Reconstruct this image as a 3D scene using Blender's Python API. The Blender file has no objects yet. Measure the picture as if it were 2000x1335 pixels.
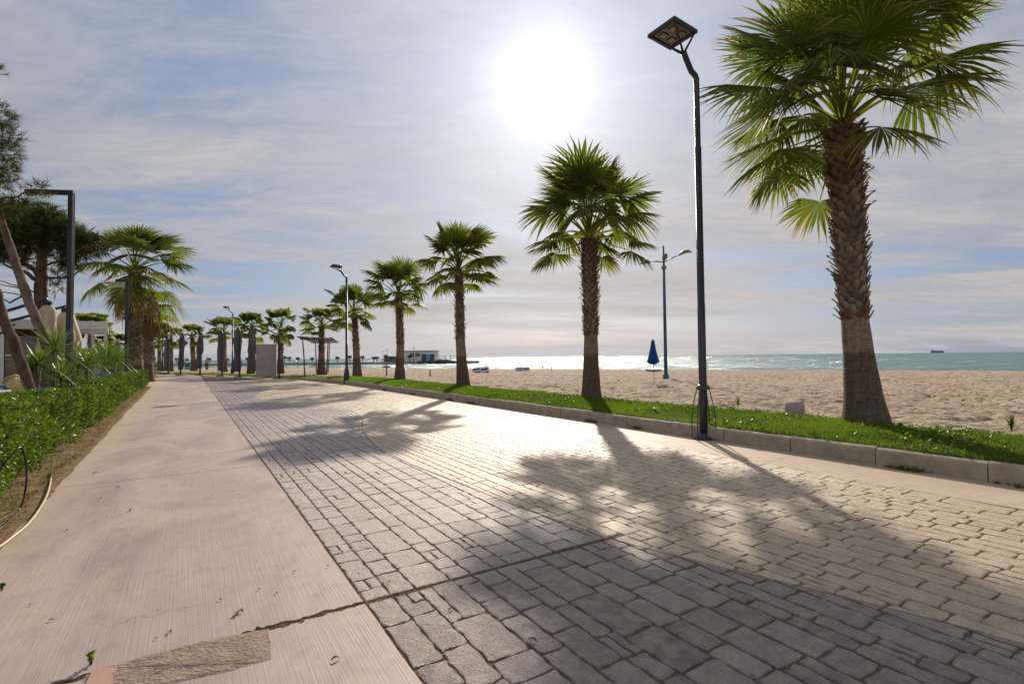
import bpy, math, random
import numpy as np
from mathutils import Vector, Matrix

# ------------------------------------------------------------------ camera
PITCH = math.atan(0.0295); ROLL = math.atan(0.0103)
CAMH = 1.5
_F = Vector((0, math.cos(PITCH), math.sin(PITCH))); _U0 = Vector((0, -math.sin(PITCH), math.cos(PITCH))); _X = Vector((1, 0, 0))
RIGHT = math.cos(ROLL)*_X - math.sin(ROLL)*_U0
UP = math.sin(ROLL)*_X + math.cos(ROLL)*_U0
sc = bpy.context.scene
cam_d = bpy.data.cameras.new('camera'); cam = bpy.data.objects.new('camera', cam_d)
sc.collection.objects.link(cam); sc.camera = cam
cam_d.sensor_width = 36; cam_d.lens = 18; cam_d.clip_start = 0.05; cam_d.clip_end = 60000
M3 = Matrix((RIGHT, UP, -_F)).transposed()
cam.matrix_world = Matrix.Translation((0, 0, CAMH)) @ M3.to_4x4()

def ray(x, y):
    return _F + RIGHT*((x-1000)/1000) - UP*((y-667.5)/1000)
def G(x, y, z=0.0):            # ground point seen at photo pixel
    r = ray(x, y); k = (z-CAMH)/r.z
    return Vector((r.x*k, r.y*k, z))
def D(x, y, Y):                # point at a known distance
    r = ray(x, y); k = Y/r.y
    return Vector((r.x*k, Y, CAMH+r.z*k))

# ------------------------------------------------------------------ light
SUN = ray(1072, 176).normalized()
SUN_EL = math.asin(SUN.z); SUN_AZ = math.atan2(SUN.x, SUN.y)
sl = bpy.data.lights.new('sun', 'SUN'); sl.energy = 5.0; sl.angle = math.radians(0.9); sl.color = (1.0, 0.89, 0.74)
so = bpy.data.objects.new('sun', sl); sc.collection.objects.link(so)
so.rotation_euler = SUN.to_track_quat('Z', 'Y').to_euler()
sc.view_settings.view_transform = 'Standard'; sc.view_settings.look = 'None'
sc.view_settings.exposure = 0.0; sc.view_settings.gamma = 1.0; sc.view_settings.use_curve_mapping = False

class NT:
    """small node-tree helper"""
    def __init__(s, tree):
        s.t = tree; tree.nodes.clear()
    def n(s, typ, ins=None, **kw):
        nd = s.t.nodes.new(typ)
        for k, v in kw.items(): setattr(nd, k, v)
        if ins:
            for k, v in ins.items():
                sock = nd.inputs[k]
                if isinstance(v, bpy.types.NodeSocket): s.t.links.new(v, sock)
                elif isinstance(v, bpy.types.Node): s.t.links.new(v.outputs[0], sock)
                else: sock.default_value = v
        return nd
    def m(s, op, a, b=None, c=None, clamp=False):
        nd = s.t.nodes.new('ShaderNodeMath'); nd.operation = op; nd.use_clamp = clamp
        for i, v in enumerate((a, b, c)):
            if v is None: continue
            if isinstance(v, (bpy.types.NodeSocket)): s.t.links.new(v, nd.inputs[i])
            else: nd.inputs[i].default_value = v
        return nd.outputs[0]
    def mix(s, f, a, b, blend='MIX'):
        nd = s.t.nodes.new('ShaderNodeMix'); nd.data_type = 'RGBA'; nd.blend_type = blend
        for k, v in ((0, f), (6, a), (7, b)):
            if isinstance(v, bpy.types.NodeSocket): s.t.links.new(v, nd.inputs[k])
            else:
                if k: v = tuple(v)+(1,) if len(v) == 3 else v
                nd.inputs[k].default_value = v
        return nd.outputs[2]
    def ramp(s, f, stops, interp='LINEAR'):
        nd = s.t.nodes.new('ShaderNodeValToRGB'); nd.color_ramp.interpolation = interp
        els = nd.color_ramp.elements
        while len(els) < len(stops): els.new(0.5)
        for e, (p, c) in zip(els, stops):
            e.position = p; e.color = (c, c, c, 1) if not hasattr(c, '__len__') else tuple(c)+(1,)
        s.t.links.new(f, nd.inputs[0]); return nd.outputs[0]
    def noise(s, vec, scale, detail=3, rough=.5, dist=0.0):
        nd = s.n('ShaderNodeTexNoise', {'Scale': scale, 'Detail': detail, 'Roughness': rough, 'Distortion': dist})
        if vec is not None: s.t.links.new(vec, nd.inputs['Vector'])
        return nd.outputs[0]
    def mapping(s, vec, scale=(1, 1, 1), rot=(0, 0, 0), loc=(0, 0, 0)):
        nd = s.n('ShaderNodeMapping', {'Scale': scale, 'Rotation': rot, 'Location': loc}); s.t.links.new(vec, nd.inputs['Vector'])
        return nd.outputs[0]
    def vm(s, op, a, b=None):
        nd = s.t.nodes.new('ShaderNodeVectorMath'); nd.operation = op
        for i, v in enumerate((a, b)):
            if v is None: continue
            if isinstance(v, bpy.types.NodeSocket): s.t.links.new(v, nd.inputs[i])
            else: nd.inputs[i].default_value = v
        return nd

# ------------------------------------------------------------------ sky
world = bpy.data.worlds.new('World'); sc.world = world; world.use_nodes = True
w = NT(world.node_tree)
tc = w.n('ShaderNodeTexCoord'); dirv = w.vm('NORMALIZE', tc.outputs['Generated']).outputs[0]
sky = w.n('ShaderNodeTexSky', sky_type='NISHITA', sun_disc=False, sun_elevation=SUN_EL, sun_rotation=SUN_AZ,
          altitude=0, air_density=1.0, dust_density=1.5, ozone_density=1.5)
SKY_K = 0.075
skyc = w.vm('SCALE', sky.outputs[0]); skyc.inputs[3].default_value = SKY_K
sep = w.n('ShaderNodeSeparateXYZ', {0: dirv})
zc = w.m('MAXIMUM', sep.outputs[2], 0.0)
den = w.m('ADD', zc, 0.10)
px = w.m('DIVIDE', sep.outputs[0], den); py = w.m('DIVIDE', sep.outputs[1], den)
pl = w.n('ShaderNodeCombineXYZ', {0: px, 1: py, 2: 0.0}).outputs[0]
# layers of thin high cloud, stretched across the view
n1 = w.noise(w.mapping(pl, (0.30, 0.75, 1), (0, 0, 0.35)), 1.0, 6, .55, .7)
n2 = w.noise(w.mapping(pl, (1.0, 1.9, 1), (0, 0, 0.55), (3.1, 7, 0)), 1.0, 7, .62, .6)
n3 = w.noise(w.mapping(pl, (2.6, 6, 1), (0, 0, 0.42), (9, 1, 0)), 1.0, 8, .66, 1.2)
cm = w.m('ADD', w.m('MULTIPLY', n1, .62), w.m('ADD', w.m('MULTIPLY', n2, .28), w.m('MULTIPLY', n3, .12)))
mask = w.ramp(cm, [(.40, .14), (.49, .66), (.57, 1.0)], 'EASE')
cosang = w.vm('DOT_PRODUCT', dirv, tuple(ray(1060, 166).normalized())).outputs['Value']
ang = w.m('ARCCOSINE', w.m('MINIMUM', cosang, 0.99999))
g_core = w.m('EXPONENT', w.m('MULTIPLY', w.m('POWER', w.m('DIVIDE', ang, .055), 2.0), -1.0))
g_mid = w.m('EXPONENT', w.m('MULTIPLY', w.m('POWER', w.m('DIVIDE', ang, .120), 1.2), -1.0))
g_wide = w.m('EXPONENT', w.m('MULTIPLY', w.m('DIVIDE', ang, .60), -1.0))
bright = w.m('ADD', w.m('MULTIPLY', g_wide, .30), w.m('MULTIPLY', g_mid, .60))
bright = w.m('ADD', bright, w.m('MULTIPLY', w.ramp(zc, [(0.0, 1.0), (.16, 0.0)]), .07))
bright = w.m('ADD', bright, w.m('ADD', .405, w.m('MULTIPLY', w.ramp(w.m('DIVIDE', ang, 3.1416), [(.38, 0.0), (.62, 1.0)], 'EASE'), .18)))  # extra sky brightness away from the sun, added as fill light
# streaks: low cloud bank near the horizon broken by bluer stripes
elev = zc
lowm = w.noise(w.mapping(dirv, (1.2, 1.2, 26)), 1.0, 4, .5, .35)
lowmask = w.m('MULTIPLY', w.ramp(lowm, [(.47, 0.0), (.62, 1.0)], 'EASE'),
              w.ramp(elev, [(.015, 0.0), (.05, 1.0), (.13, 1.0), (.20, 0.0)], 'EASE'))
tone = w.ramp(elev, [(0.0, (.97, .95, 1.0)), (.06, (1.0, .93, .90)), (.2, (1.0, .965, .96)), (.45, (.95, .965, 1.05))])
shade = w.m('ADD', w.m('MULTIPLY', w.m('ADD', w.ramp(n2, [(.38, 0.0), (.62, 1.0)]), w.ramp(n3, [(.40, 0.0), (.65, 1.0)])), .10), .90)
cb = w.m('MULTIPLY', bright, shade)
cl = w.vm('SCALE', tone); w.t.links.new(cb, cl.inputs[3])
# thin blue gaps: darker and bluer than the veil, brighter towards the sun
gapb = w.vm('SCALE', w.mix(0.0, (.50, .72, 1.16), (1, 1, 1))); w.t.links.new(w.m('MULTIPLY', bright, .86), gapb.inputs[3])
blue = w.mix(.65, skyc.outputs[0], gapb.outputs[0])
mask2 = w.m('MAXIMUM', w.m('SUBTRACT', mask, w.m('MULTIPLY', lowmask, .75)), 0.0)
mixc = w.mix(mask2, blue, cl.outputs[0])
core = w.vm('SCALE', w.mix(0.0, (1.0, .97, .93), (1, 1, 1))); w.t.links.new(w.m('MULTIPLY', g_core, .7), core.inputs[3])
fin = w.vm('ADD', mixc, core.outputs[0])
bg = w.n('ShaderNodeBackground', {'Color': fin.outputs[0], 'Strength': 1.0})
w.n('ShaderNodeOutputWorld', {'Surface': bg.outputs[0]})

# ------------------------------------------------------------------ builders
COL = sc.collection
def tag(o, label=None, cat=None, group=None, kind=None):
    if label: o['label'] = label
    if cat: o['category'] = cat
    if group: o['group'] = group
    if kind: o['kind'] = kind
    return o
def thing(name, loc, label, cat, group=None, rz=0):
    o = bpy.data.objects.new(name, None); COL.objects.link(o); o.location = loc; o.rotation_euler.z = rz
    o.empty_display_size = .2
    return tag(o, label, cat, group)
def copy_tree(o, parent=None):
    c = o.copy(); COL.objects.link(c); c.parent = parent
    for ch in o.children: copy_tree(ch, c)
    return c
def link_mesh(name, me, material, parent=None, smooth=False):
    for m_ in (material if isinstance(material, (list, tuple)) else [material]): me.materials.append(m_)
    if smooth: me.polygons.foreach_set('use_smooth', np.ones(len(me.polygons), bool))
    me.update()
    o = bpy.data.objects.new(name, me); COL.objects.link(o)
    if parent: o.parent = parent
    return o
def fast(name, V, faces, material, parent=None, smooth=False, attrs=None):
    """V (n,3); faces list of int arrays (k,3) or (k,4)"""
    me = bpy.data.meshes.new(name)
    V = np.asarray(V, np.float32).reshape(-1, 3)
    me.vertices.add(len(V)); me.vertices.foreach_set('co', V.ravel())
    fs = [np.asarray(f, np.int32) for f in faces if len(f)]
    loops = np.concatenate([f.ravel() for f in fs]); sizes = np.concatenate([np.full(len(f), f.shape[1], np.int32) for f in fs])
    me.loops.add(len(loops)); me.loops.foreach_set('vertex_index', loops)
    me.polygons.add(len(sizes)); st = np.concatenate([[0], np.cumsum(sizes)[:-1]]).astype(np.int32)
    me.polygons.foreach_set('loop_start', st); me.polygons.foreach_set('loop_total', sizes)
    me.update(calc_edges=True)
    for k, a in (attrs or {}).items():
        at = me.attributes.new(k, 'FLOAT', 'POINT'); at.data.foreach_set('value', np.asarray(a, np.float32).ravel())
    return link_mesh(name, me, material, parent, smooth)

class MB:
    """collects shapes (several per part) and links them as one mesh"""
    def __init__(s): s.v = []; s.f = []
    def add(s, V, F):
        o = len(s.v); s.v += [tuple(p) for p in V]; s.f += [tuple(i+o for i in f) for f in F]; return s
    def box(s, c, size, rot=None, taper=1.0, bev=0.0):
        hx, hy, hz = size[0]/2, size[1]/2, size[2]/2
        P = []
        b = min(bev, hx*.9, hy*.9, hz*.45)
        def ring(z, k, ins):
            x, y = hx*k-ins, hy*k-ins
            if b > 0: return [(x, y-b, z), (x-b, y, z), (-x+b, y, z), (-x, y-b, z), (-x, -y+b, z), (-x+b, -y, z), (x-b, -y, z), (x, -y+b, z)]
            return [(x, y, z), (-x, y, z), (-x, -y, z), (x, -y, z)]
        rings = [ring(-hz, 1, 0), ring(hz, taper, 0)] if b <= 0 else [ring(-hz, 1, b*.7), ring(-hz+b, 1, 0), ring(hz-b, taper, 0), ring(hz, taper, b*.7)]
        n = len(rings[0]); F = [tuple(range(n))[::-1], tuple(range((len(rings)-1)*n, len(rings)*n))]
        for i in range(len(rings)-1):
            for j in range(n): F.append((i*n+j, i*n+(j+1) % n, (i+1)*n+(j+1) % n, (i+1)*n+j))
        for r in rings: P += r
        R = rot if rot is not None else Matrix.Identity(3)
        c = Vector(c)
        return s.add([c + R @ Vector(p) for p in P], F)
    def tube(s, pts, radii, n=8, cap=True, flat=1.0, up=None):
        pts = [Vector(p) for p in pts]
        if not hasattr(radii, '__len__'): radii = [radii]*len(pts)
        V = []; F = []; ref = None
        for i, p in enumerate(pts):
            t = (pts[min(i+1, len(pts)-1)]-pts[max(i-1, 0)]).normalized()
            if ref is None:
                ref = Vector(up) if up else (Vector((0, 0, 1)) if abs(t.z) < .9 else Vector((1, 0, 0)))
            a = (ref - t*ref.dot(t)).normalized(); b = t.cross(a); ref = a
            for k in range(n):
                th = 2*math.pi*k/n
                V.append(p + a*(math.cos(th)*radii[i]*flat) + b*(math.sin(th)*radii[i]))
        for i in range(len(pts)-1):
            for k in range(n): F.append((i*n+k, i*n+(k+1) % n, (i+1)*n+(k+1) % n, (i+1)*n+k))
        if cap: F.append(tuple(range(n))[::-1]); F.append(tuple(range((len(pts)-1)*n, len(pts)*n)))
        return s.add(V, F)
    def bar(s, a, b, w, h=None, up=(0, 0, 1)):
        a = Vector(a); b = Vector(b); h = h or w; t = (b-a).normalized(); up = Vector(up)
        if abs(t.dot(up)) > .99: up = Vector((0, 1, 0))
        sd = t.cross(up).normalized(); u = sd.cross(t)
        R = Matrix((sd, t, u)).transposed()
        return s.box((a+b)/2, (w, (b-a).length, h), R, bev=min(w, h)*.12)
    def lathe(s, prof, n=16, c=(0, 0, 0)):
        V = []; F = []; m = len(prof)
        for (r, z) in prof:
            for k in range(n):
                th = 2*math.pi*k/n; V.append((c[0]+r*math.cos(th), c[1]+r*math.sin(th), c[2]+z))
        for i in range(m-1):
            for k in range(n): F.append((i*n+k, i*n+(k+1) % n, (i+1)*n+(k+1) % n, (i+1)*n+k))
        F.append(tuple(range(n))[::-1]); F.append(tuple(range((m-1)*n, m*n)))
        return s.add(V, F)
    def build(s, name, material, parent=None, smooth=False):
        me = bpy.data.meshes.new(name); me.from_pydata(s.v, [], s.f); me.validate()
        return link_mesh(name, me, material, parent, smooth)

# value noise for numpy geometry
_rs = np.random.RandomState(7); _tab = _rs.rand(256, 256)
def vnoise(x, y):
    xi = np.floor(x).astype(int); yi = np.floor(y).astype(int); fx = x-xi; fy = y-yi
    fx = fx*fx*(3-2*fx); fy = fy*fy*(3-2*fy)
    a = _tab[xi & 255, yi & 255]; b = _tab[(xi+1) & 255, yi & 255]; c = _tab[xi & 255, (yi+1) & 255]; d = _tab[(xi+1) & 255, (yi+1) & 255]
    return (a*(1-fx)+b*fx)*(1-fy)+(c*(1-fx)+d*fx)*fy

# ------------------------------------------------------------------ materials
def newmat(name):
    m_ = bpy.data.materials.new(name); m_.use_nodes = True
    return m_, NT(m_.node_tree)
def finish(m_, t, col, rough=.6, spec=.5, metal=0.0, height=None, bs=.3, bd=.01, **extra):
    ins = {'Base Color': col if isinstance(col, bpy.types.NodeSocket) else tuple(col)+(1,), 'Roughness': rough, 'Metallic': metal, 'Specular IOR Level': spec}
    ins.update(extra)
    p = t.n('ShaderNodeBsdfPrincipled', ins)
    if height is not None:
        b = t.n('ShaderNodeBump', {'Strength': bs, 'Distance': bd, 'Height': height}); t.t.links.new(b.outputs[0], p.inputs['Normal'])
    t.n('ShaderNodeOutputMaterial', {'Surface': p.outputs[0]})
    return m_
def simple(name, c1, c2=None, scale=4, rough=.6, spec=.4, metal=0.0, bs=.15, bscale=60, bd=.005, stretch=(1, 1, 1)):
    m_, t = newmat(name)
    o = t.n('ShaderNodeTexCoord').outputs['Object']; v = t.mapping(o, stretch)
    c2 = c2 or tuple(x*.7 for x in c1)
    f = t.ramp(t.noise(v, scale, 5, .6), [(.3, 0.0), (.7, 1.0)])
    h = t.noise(v, bscale, 4, .6)
    rr = t.m('ADD', t.m('MULTIPLY', f, .12), rough-.06)
    return finish(m_, t, t.mix(f, c1, c2), rr, spec, metal, h, bs, bd)
def leafmat(name, c_dark, c_light, c_brown=(.22, .13, .055), transl=.35, rough=.45, spec=.35, scale=1.2):
    m_, t = newmat(name)
    o = t.n('ShaderNodeTexCoord').outputs['Object']
    a = t.n('ShaderNodeAttribute', attribute_name='tint').outputs['Fac']
    br = t.n('ShaderNodeAttribute', attribute_name='brown').outputs['Fac']
    nz = t.noise(o, scale, 3)
    f = t.m('ADD', t.m('MULTIPLY', a, .7), t.m('MULTIPLY', t.ramp(nz, [(.35, 0.0), (.65, 1.0)]), .3), clamp=True)
    c = t.mix(br, t.mix(f, c_dark, c_light), c_brown)
    p = t.n('ShaderNodeBsdfPrincipled', {'Base Color': c, 'Roughness': rough, 'Specular IOR Level': spec})
    tcol = t.mix(.55, c, t.mix(1.0, c, (1.9, 2.1, .5), 'MULTIPLY'))
    tr = t.n('ShaderNodeBsdfTranslucent', {'Color': tcol})
    mx = t.n('ShaderNodeMixShader', {0: transl, 1: p.outputs[0], 2: tr.outputs[0]})
    t.n('ShaderNodeOutputMaterial', {'Surface': mx.outputs[0]})
    return m_

M_palm = leafmat('palm leaf', (.030, .056, .016), (.15, .18, .026), (.28, .19, .09), .53, .55, .22, .8)
M_deadleaf = leafmat('dead palm leaf', (.16, .10, .055), (.26, .18, .10), (.20, .12, .06), .25, .7, .1, .8)
M_pine = leafmat('pine needles', (.018, .035, .010), (.085, .105, .022), (.20, .12, .04), .25, .5, .2, .7)
M_hedge = leafmat('hedge leaf', (.022, .060, .008), (.165, .235, .024), (.22, .16, .06), .36, .42, .42, 1.5)
M_yucca = leafmat('sword leaf', (.035, .085, .02), (.20, .27, .05), (.26, .2, .08), .35, .35, .5, 1)
M_grass = leafmat('lawn blade', (.045, .115, .006), (.165, .255, .012), (.26, .21, .06), .45, .5, .25, 1.1)
M_drygrass = leafmat('dry weeds', (.06, .10, .015), (.20, .22, .04), (.30, .21, .09), .35, .6, .2, 2)

def bark_smooth():
    m_, t = newmat('palm bark')
    o = t.n('ShaderNodeTexCoord').outputs['Object']; sp = t.n('ShaderNodeSeparateXYZ', {0: o})
    rings = t.noise(t.mapping(o, (3.5, 3.5, 26)), 1, 6, .65, 1.3)
    fis = t.noise(t.mapping(o, (17, 17, 2.6)), 1, 6, .7, 1.5)
    hgt = t.m('ADD', t.m('MULTIPLY', rings, .55), t.m('MULTIPLY', fis, .6))
    c = t.mix(t.ramp(hgt, [(.44, 0.0), (.70, 1.0)]), (.12, .078, .054), (.32, .235, .17))
    # weather stain: dark lower trunk up to the height of an old wrapping
    edge = t.m('ADD', sp.outputs[2], t.m('MULTIPLY', t.noise(o, 5, 3), .10))
    st = t.ramp(t.m('DIVIDE', edge, 3.0), [(.425, 1.0), (.445, 0.0)])
    c = t.mix(t.m('MULTIPLY', st, .72), c, t.mix(1.0, c, (.36, .33, .31), 'MULTIPLY'))
    return finish(m_, t, c, .85, .2, 0, hgt, .8, .03)
M_bark = bark_smooth()
M_stub = None
def stubmat():
    m_, t = newmat('palm leaf bases')
    o = t.n('ShaderNodeTexCoord').outputs['Object']
    a = t.n('ShaderNodeAttribute', attribute_name='tint').outputs['Fac']
    f = t.m('ADD', t.m('MULTIPLY', a, .75), t.m('MULTIPLY', t.noise(o, 9, 3), .25))
    br = t.n('ShaderNodeAttribute', attribute_name='brown').outputs['Fac']
    c = t.mix(br, t.mix(f, (.08, .052, .036), (.36, .28, .21)), (.17, .06, .032))
    h = t.noise(t.mapping(o, (60, 60, 14)), 1, 4, .6)
    return finish(m_, t, c, .85, .2, 0, h, .6, .01)
M_stub = stubmat()
M_pinebark = simple('pine bark', (.16, .10, .07), (.05, .033, .025), 6, .9, .15, 0, .9, 30, .03, (1, 1, .35))
M_pinebark2 = simple('grey pine bark', (.24, .17, .13), (.075, .05, .04), 5, .9, .15, 0, .9, 28, .03, (1, 1, .35))
M_dark = simple('dark grey lamp paint', (.045, .045, .052), (.06, .06, .067), 3, .42, .45, .3, .05, 150, .001)
M_ledplate = simple('lamp underside plate', (.34, .31, .28), (.28, .25, .23), 8, .5)
M_lens = simple('lamp lens', (.62, .56, .46), (.5, .44, .36), 30, .2, .6)
M_sqpost = simple('anthracite post paint', (.022, .024, .031), (.034, .036, .044), 3, .5, .4, .2, .05, 100, .001)
M_blue = simple('blue lamp paint', (.010, .085, .17), (.014, .11, .20), 3, .45)
M_green = simple('green lamp cover', (.01, .16, .11), (.02, .2, .13), 6, .4)
M_olive = simple('olive yellow metal', (.22, .17, .05), (.16, .14, .06), 6, .5)
M_bluecloth = simple('blue parasol cloth', (.005, .075, .28), (.004, .05, .2), 9, .8, .2, 0, .3, 20, .02)
M_greycloth = simple('charcoal parasol cloth', (.11, .105, .105), (.17, .16, .155), 5, .9, .1, 0, .8, 8, .06, (2, 2, .3))
M_beigecloth = simple('beige parasol cloth', (.62, .52, .38), (.48, .39, .28), 5, .9, .1, 0, .6, 8, .06, (2, 2, .3))
M_white = simple('white paint', (.78, .76, .72), (.68, .66, .62), 3, .5)
M_whitewall = simple('white render', (.72, .68, .63), (.60, .56, .52), 2, .8)
M_glass = simple('tinted glass', (.16, .13, .11), (.10, .085, .075), 1.2, .12, .8)
M_wood = simple('weathered wood', (.26, .17, .10), (.13, .085, .05), 12, .8, .2, 0, .5, 40, .01, (1, 1, 6))
M_poolwood = simple('grey pole wood', (.13, .105, .085), (.07, .055, .045), 12, .85)
M_rattan = simple('straw weave', (.55, .42, .20), (.38, .27, .11), 40, .7)
M_chairblue = simple('blue chair paint', (.035, .20, .42), (.05, .26, .50), 5, .5)
M_booth = simple('beige booth panel', (.44, .37, .34), (.37, .31, .29), 1.6, .6, .3, 0, .1, 60, .003)
M_concrete = simple('grey concrete', (.40, .36, .31), (.28, .25, .215), 7, .85, .2, 0, .5, 60, .01)
M_kerb = simple('kerb concrete', (.43, .36, .28), (.28, .225, .17), 5, .85, .2, 0, .7, 70, .012)
M_rock = simple('breakwater rock', (.055, .048, .044), (.12, .105, .095), 1.5, .9)
M_quay = simple('quay concrete', (.24, .22, .21), (.16, .145, .14), .6, .9)
M_stripeb = simple('navy stripe cloth', (.012, .035, .14), (.015, .045, .17), 5, .8)
M_stripew = simple('white stripe cloth', (.72, .72, .72), (.6, .6, .6), 5, .8)
M_hosec = simple('cream hose rubber', (.60, .47, .30), (.50, .39, .25), 6, .45)
M_hoseb = simple('black hose rubber', (.012, .012, .014), (.022, .021, .022), 6, .35)
M_teal = simple('turquoise paint', (.10, .32, .34), (.14, .38, .40), 4, .6)
M_redroof = simple('red roof tile', (.34, .09, .05), (.26, .07, .04), 6, .8)
M_hull = simple('ship hull', (.10, .17, .24), (.13, .20, .27), .1, .7)  # blue-grey carries the distance haze in the ship's colour
M_deck = simple('terrace decking', (.30, .23, .17), (.20, .15, .11), 3, .8)
M_leafdry = simple('dry brown leaf', (.16, .075, .035), (.09, .045, .025), 30, .7)
M_leafgreen = simple('fallen green leaf', (.05, .12, .02), (.03, .08, .015), 30, .5)
M_skin = simple('skin', (.42, .25, .17), (.38, .22, .15), 9, .6)
M_shirt = simple('pink shirt cloth', (.55, .22, .18), (.45, .17, .14), 9, .8)
M_trouser = simple('dark trousers', (.03, .03, .04), (.04, .04, .05), 9, .8)
M_black = simple('black plastic', (.012, .012, .013), (.02, .02, .02), 5, .5)

def sandmat():
    m_, t = newmat('beach sand')
    p = t.n('ShaderNodeNewGeometry').outputs['Position']
    a = t.noise(p, .35, 4); b = t.noise(p, 6, 6, .65); c = t.noise(p, 55, 4, .7)
    col = t.mix(t.ramp(a, [(.35, 0.0), (.65, 1.0)]), (.56, .45, .345), (.48, .38, .285))
    col = t.mix(t.ramp(b, [(.40, 1.0), (.55, 0.0)]), col, (.27, .185, .125))
    col = t.mix(t.m('MULTIPLY', t.ramp(c, [(.62, 0.0), (.7, 1.0)]), .5), col, (.10, .07, .05))
    pz = t.n('ShaderNodeSeparateXYZ', {0: p}).outputs[2]
    col = t.mix(t.m('MULTIPLY', t.ramp(t.m('ADD', pz, .9), [(.42, 1.0), (.58, 0.0)]), .8), col, (.17, .13, .10))
    h = t.m('ADD', t.m('MULTIPLY', t.noise(p, 2.6, 5, .6), 1.0), t.m('MULTIPLY', b, .45))
    return finish(m_, t, col, .95, .1, 0, h, 1.0, .22)
M_sand = sandmat()

UA = 0.5623  # heading of the promenade (radians left of the view axis)
SU = Vector((-math.sin(UA), math.cos(UA), 0)); TN = Vector((math.cos(UA), math.sin(UA), 0))
def ST(s, t, z=0.0): return Vector((SU.x*s+TN.x*t, SU.y*s+TN.y*t, z))
def toST(p): return (SU.x*p.x+SU.y*p.y, TN.x*p.x+TN.y*p.y)

def pathcoord(t):      # position turned so that x runs across the promenade and y along it
    g = t.n('ShaderNodeNewGeometry').outputs['Position']
    return t.mapping(g, (1, 1, 1), (0, 0, -UA))
def plainmat(name, ca, cb, cc, broom=1.0, rough=.62):
    m_, t = newmat(name)
    v = pathcoord(t)
    big = t.noise(t.mapping(v, (1.0, .45, 1)), .9, 5, .6, .8)
    mid = t.noise(v, 5, 6, .65)
    lines = t.noise(t.mapping(v, (95, 1.3, 1)), 1, 3, .6, .15)
    fine = t.noise(v, 160, 3, .6)
    col = t.mix(t.ramp(big, [(.40, 0.0), (.60, 1.0)]), ca, cb)
    col = t.mix(t.m('MULTIPLY', t.ramp(t.noise(t.mapping(v, (1, .6, 1), (0, 0, 0), (4, 9, 0)), 1.6, 4, .6, .5), [(.52, 0.0), (.72, 1.0)]), .6), col, cc)
    col = t.mix(t.m('MULTIPLY', t.ramp(lines, [(.3, 1.0), (.55, 0.0)]), .16*broom), col, t.mix(1.0, col, (.62, .58, .56), 'MULTIPLY'))
    col = t.mix(t.m('MULTIPLY', t.ramp(mid, [(.50, 0.0), (.72, 1.0)]), .45), col, t.mix(1.0, col, (.66, .6, .55), 'MULTIPLY'))
    col = t.mix(t.m('MULTIPLY', t.ramp(fine, [(.62, 0.0), (.7, 1.0)]), .35), col, t.mix(1.0, col, (.5, .45, .4), 'MULTIPLY'))
    sx = t.n('ShaderNodeSeparateXYZ', {0: v}).outputs[0]
    edge = t.m('ADD', t.m('MULTIPLY', sx, -1.0), t.m('MULTIPLY', t.m('ADD', t.noise(v, 1.7, 5, .65), -.5), 1.1))
    col = t.mix(t.m('MULTIPLY', t.ramp(t.m('MULTIPLY', edge, .4), [(.34, 0.0), (.62, 1.0)]), .7*broom), col, (.50, .375, .24))
    crk = t.n('ShaderNodeTexVoronoi', {'Scale': .42}, feature='DISTANCE_TO_EDGE'); t.t.links.new(t.vm('ADD', v, t.vm('SCALE', t.n('ShaderNodeTexNoise', {'Scale': 2.5, 'Detail': 5, 'Vector': v}).outputs[1]).outputs[0]).outputs[0], crk.inputs['Vector'])
    cmask = t.m('MULTIPLY', t.ramp(crk.outputs[0], [(.0, 1.0), (.0035, 0.0)]), t.ramp(t.noise(v, .5, 2), [(.5, 0.0), (.56, 1.0)]))
    col = t.mix(t.m('MULTIPLY', cmask, .55), col, t.mix(1.0, col, (.35, .3, .26), 'MULTIPLY'))
    h = t.m('ADD', t.m('MULTIPLY', lines, broom), t.m('ADD', t.m('MULTIPLY', fine, .35), t.m('MULTIPLY', mid, .5)))
    rr = t.m('ADD', t.m('MULTIPLY', mid, .25), rough-.12)
    return finish(m_, t, col, rr, .35, 0, h, .45, .006)
M_plain = plainmat('broomed pink concrete', (.435, .345, .300), (.32, .250, .230), (.47, .36, .25))
M_margin = plainmat('tan concrete margin', (.47, .36, .26), (.52, .41, .31), (.43, .31, .21), .35)

def stonemat(name, ca, cb, cc, rough=.48, spec=.5):
    m_, t = newmat(name)
    v = pathcoord(t)
    a = t.n('ShaderNodeAttribute', attribute_name='tint').outputs['Fac']
    ed = t.n('ShaderNodeAttribute', attribute_name='edge').outputs['Fac']
    mid = t.noise(v, 9, 6, .7, .6); fine = t.noise(v, 60, 5, .7, .3); big = t.noise(v, .8, 4, .6)
    col = t.mix(a, ca, cb)
    col = t.mix(t.m('MULTIPLY', t.ramp(mid, [(.40, 0.0), (.64, 1.0)]), .7), col, cc)
    col = t.mix(t.m('MULTIPLY', t.ramp(fine, [(.34, 1.0), (.52, 0.0)]), .6), col, t.mix(1.0, col, (.45, .41, .39), 'MULTIPLY'))
    col = t.mix(t.m('MULTIPLY', t.ramp(big, [(.45, 0.0), (.7, 1.0)]), .3), col, t.mix(1.0, col, (.8, .72, .62), 'MULTIPLY'))
    col = t.mix(t.m('MULTIPLY', ed, .5), col, t.mix(1.0, col, (.42, .34, .28), 'MULTIPLY'))
    h = t.m('ADD', t.m('MULTIPLY', mid, .9), t.m('MULTIPLY', fine, .45))
    rr = t.m('ADD', t.m('MULTIPLY', fine, .4), rough-.2)
    return finish(m_, t, col, rr, spec, 0, h, 1.0, .026)
M_stone_c = stonemat('cream stamped concrete', (.55, .415, .27), (.42, .31, .20), (.62, .49, .345), .42)
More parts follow.
